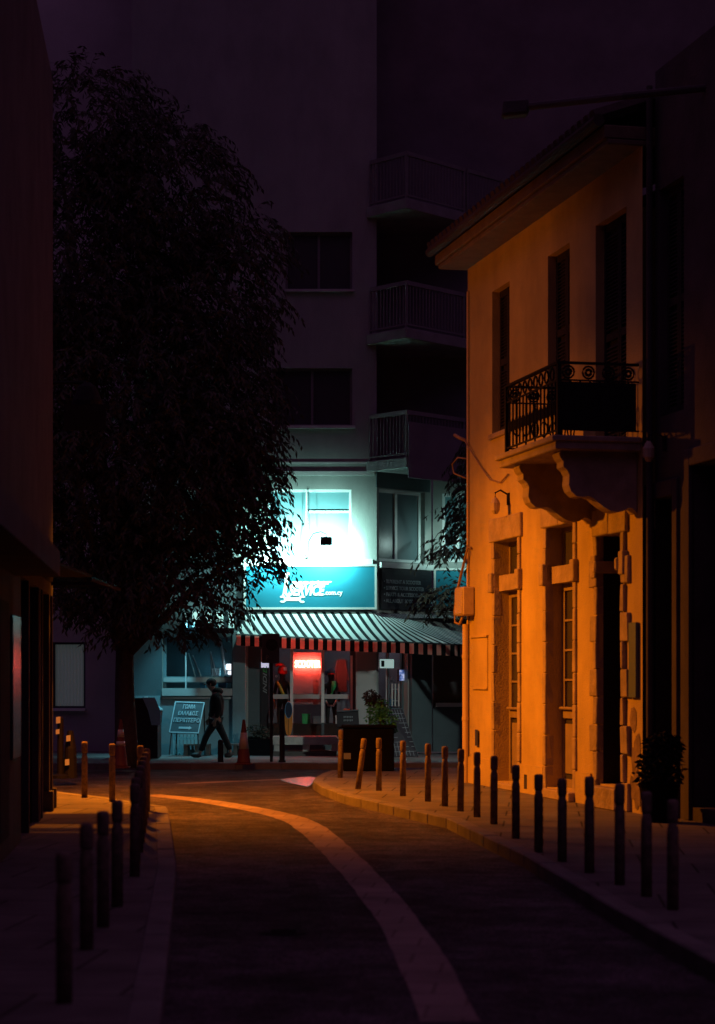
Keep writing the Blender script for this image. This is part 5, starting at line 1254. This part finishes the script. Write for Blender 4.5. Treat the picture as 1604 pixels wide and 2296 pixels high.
def fingers(V, E, rad, wrist, palm, sgn):
    for k, (dx, L) in enumerate(((-.026, .06), (-.009, .07), (.009, .066), (.026, .052))):
        i = len(V); pw = V[palm]
        V.append(pw + Vector((dx, 0, -.03))); V.append(pw + Vector((dx * 1.1, .006 * sgn, -.03 - L * .55))); V.append(pw + Vector((dx, .02 * sgn, -.03 - L)))
        E += [(palm, i), (i, i + 1), (i + 1, i + 2)]; rad += [.010, .009, .008]
    i = len(V); pw = V[palm]; V.append(pw + Vector((-.042, .004 * sgn, -.005))); V.append(pw + Vector((-.055, .012 * sgn, -.04))); E += [(palm, i), (i, i + 1)]; rad += [.011, .009]
fingers(V, E, rad, 18, 19, 1); fingers(V, E, rad, 22, 23, -1)
skin('body', V, E, rad, 'skin', pr, 1)
# clothes
JV = [b_(.035, .80), b_(.045, 1.0), b_(.055, 1.18), b_(.055, 1.31), b_(.03, 1.40), b_(.085, 1.29, -.17), b_(.135, 1.04, -.215), b_(.055, .83, -.225), b_(.045, 1.29, .17), b_(-.04, 1.04, .215), b_(-.115, .85, .225)]
skin('jacket', JV, [(0, 1), (1, 2), (2, 3), (3, 4), (3, 5), (5, 6), (6, 7), (3, 8), (8, 9), (9, 10)], [(.135, .165), (.145, .165), (.15, .18), (.135, .165), .075, .085, .066, .052, .085, .066, .052], 'blackfab', pr, 1)
MB().ball(b_(.075, 1.40), (.12, .14, .085), 14, 8).build('hood', 'blackfab', pr, True)
skin('trousers', [b_(.035, .86), b_(.02, .76, -.085), b_(-.165, .45, -.09), b_(-.275, .13, -.09), b_(.05, .76, .085), b_(.20, .45, .09), b_(.34, .15, .09)], [(0, 1), (1, 2), (2, 3), (0, 4), (4, 5), (5, 6)], [(.125, .14), .105, .078, .066, .105, .078, .066], 'denim', pr, 1)
for sx_, pts in ((-.09, [(-.27, .07), (-.33, .06), (-.42, .055), (-.47, .065)]), (.09, [(.38, .10), (.33, .055), (.25, .045), (.21, .04)])):
    MB().tube([b_(x, z, sx_) for x, z in pts], [.05, .056, .05, .03], 10).build('shoe', 'shoe', pr, True)
MB().ball(b_(-.058, 1.585), (.112, .105, .10), 16, 10).build('hair', 'hair', pr, True)
MB().ball(b_(-.195, 1.55), (.022, .016, .02), 8, 6).ball(b_(-.07, 1.545, -.098), (.018, .012, .028), 8, 6).ball(b_(-.07, 1.545, .098), (.018, .012, .028), 8, 6).build('nose_and_ears', 'skin', pr, True)

# ------------------------------------------------------------------ unlit lamp high on the right
ul = thing('street_lamp', H.w(8.5, 11, 1), 'unlit grey street lamp head on an arm high above the house roof', 'street lamp')
p = P(1155, 245, 26); q = P(1400, 215, 24)
MB().tube([p + Vector((.15, 0, .03)), q, q + Vector((1.6, -.2, .1))], [.05, .045, .045], 8).build('arm', 'dk_plaster', ul)
MB().hexa([p + Vector(v) for v in ((-.17, -.12, -.11), (.17, -.12, -.08), (.17, .12, -.08), (-.17, .12, -.11), (-.15, -.1, .1), (.17, -.1, .12), (.17, .1, .12), (-.15, .1, .1))]).build('lamp_head', 'dk_plaster', ul, bevel=.03)

# ------------------------------------------------------------------ render settings
sc.view_settings.view_transform = 'Standard'; sc.view_settings.look = 'None'; sc.view_settings.exposure = 0; sc.view_settings.gamma = 1
sc.render.engine = 'CYCLES'
cy = sc.cycles
cy.use_denoising = True; cy.max_bounces = 6; cy.diffuse_bounces = 3; cy.glossy_bounces = 3; cy.transparent_max_bounces = 16
cy.sample_clamp_indirect = 4; cy.caustics_reflective = False; cy.caustics_refractive = False
for o in bpy.data.objects:
    if '_o' in o.keys(): del o['_o']
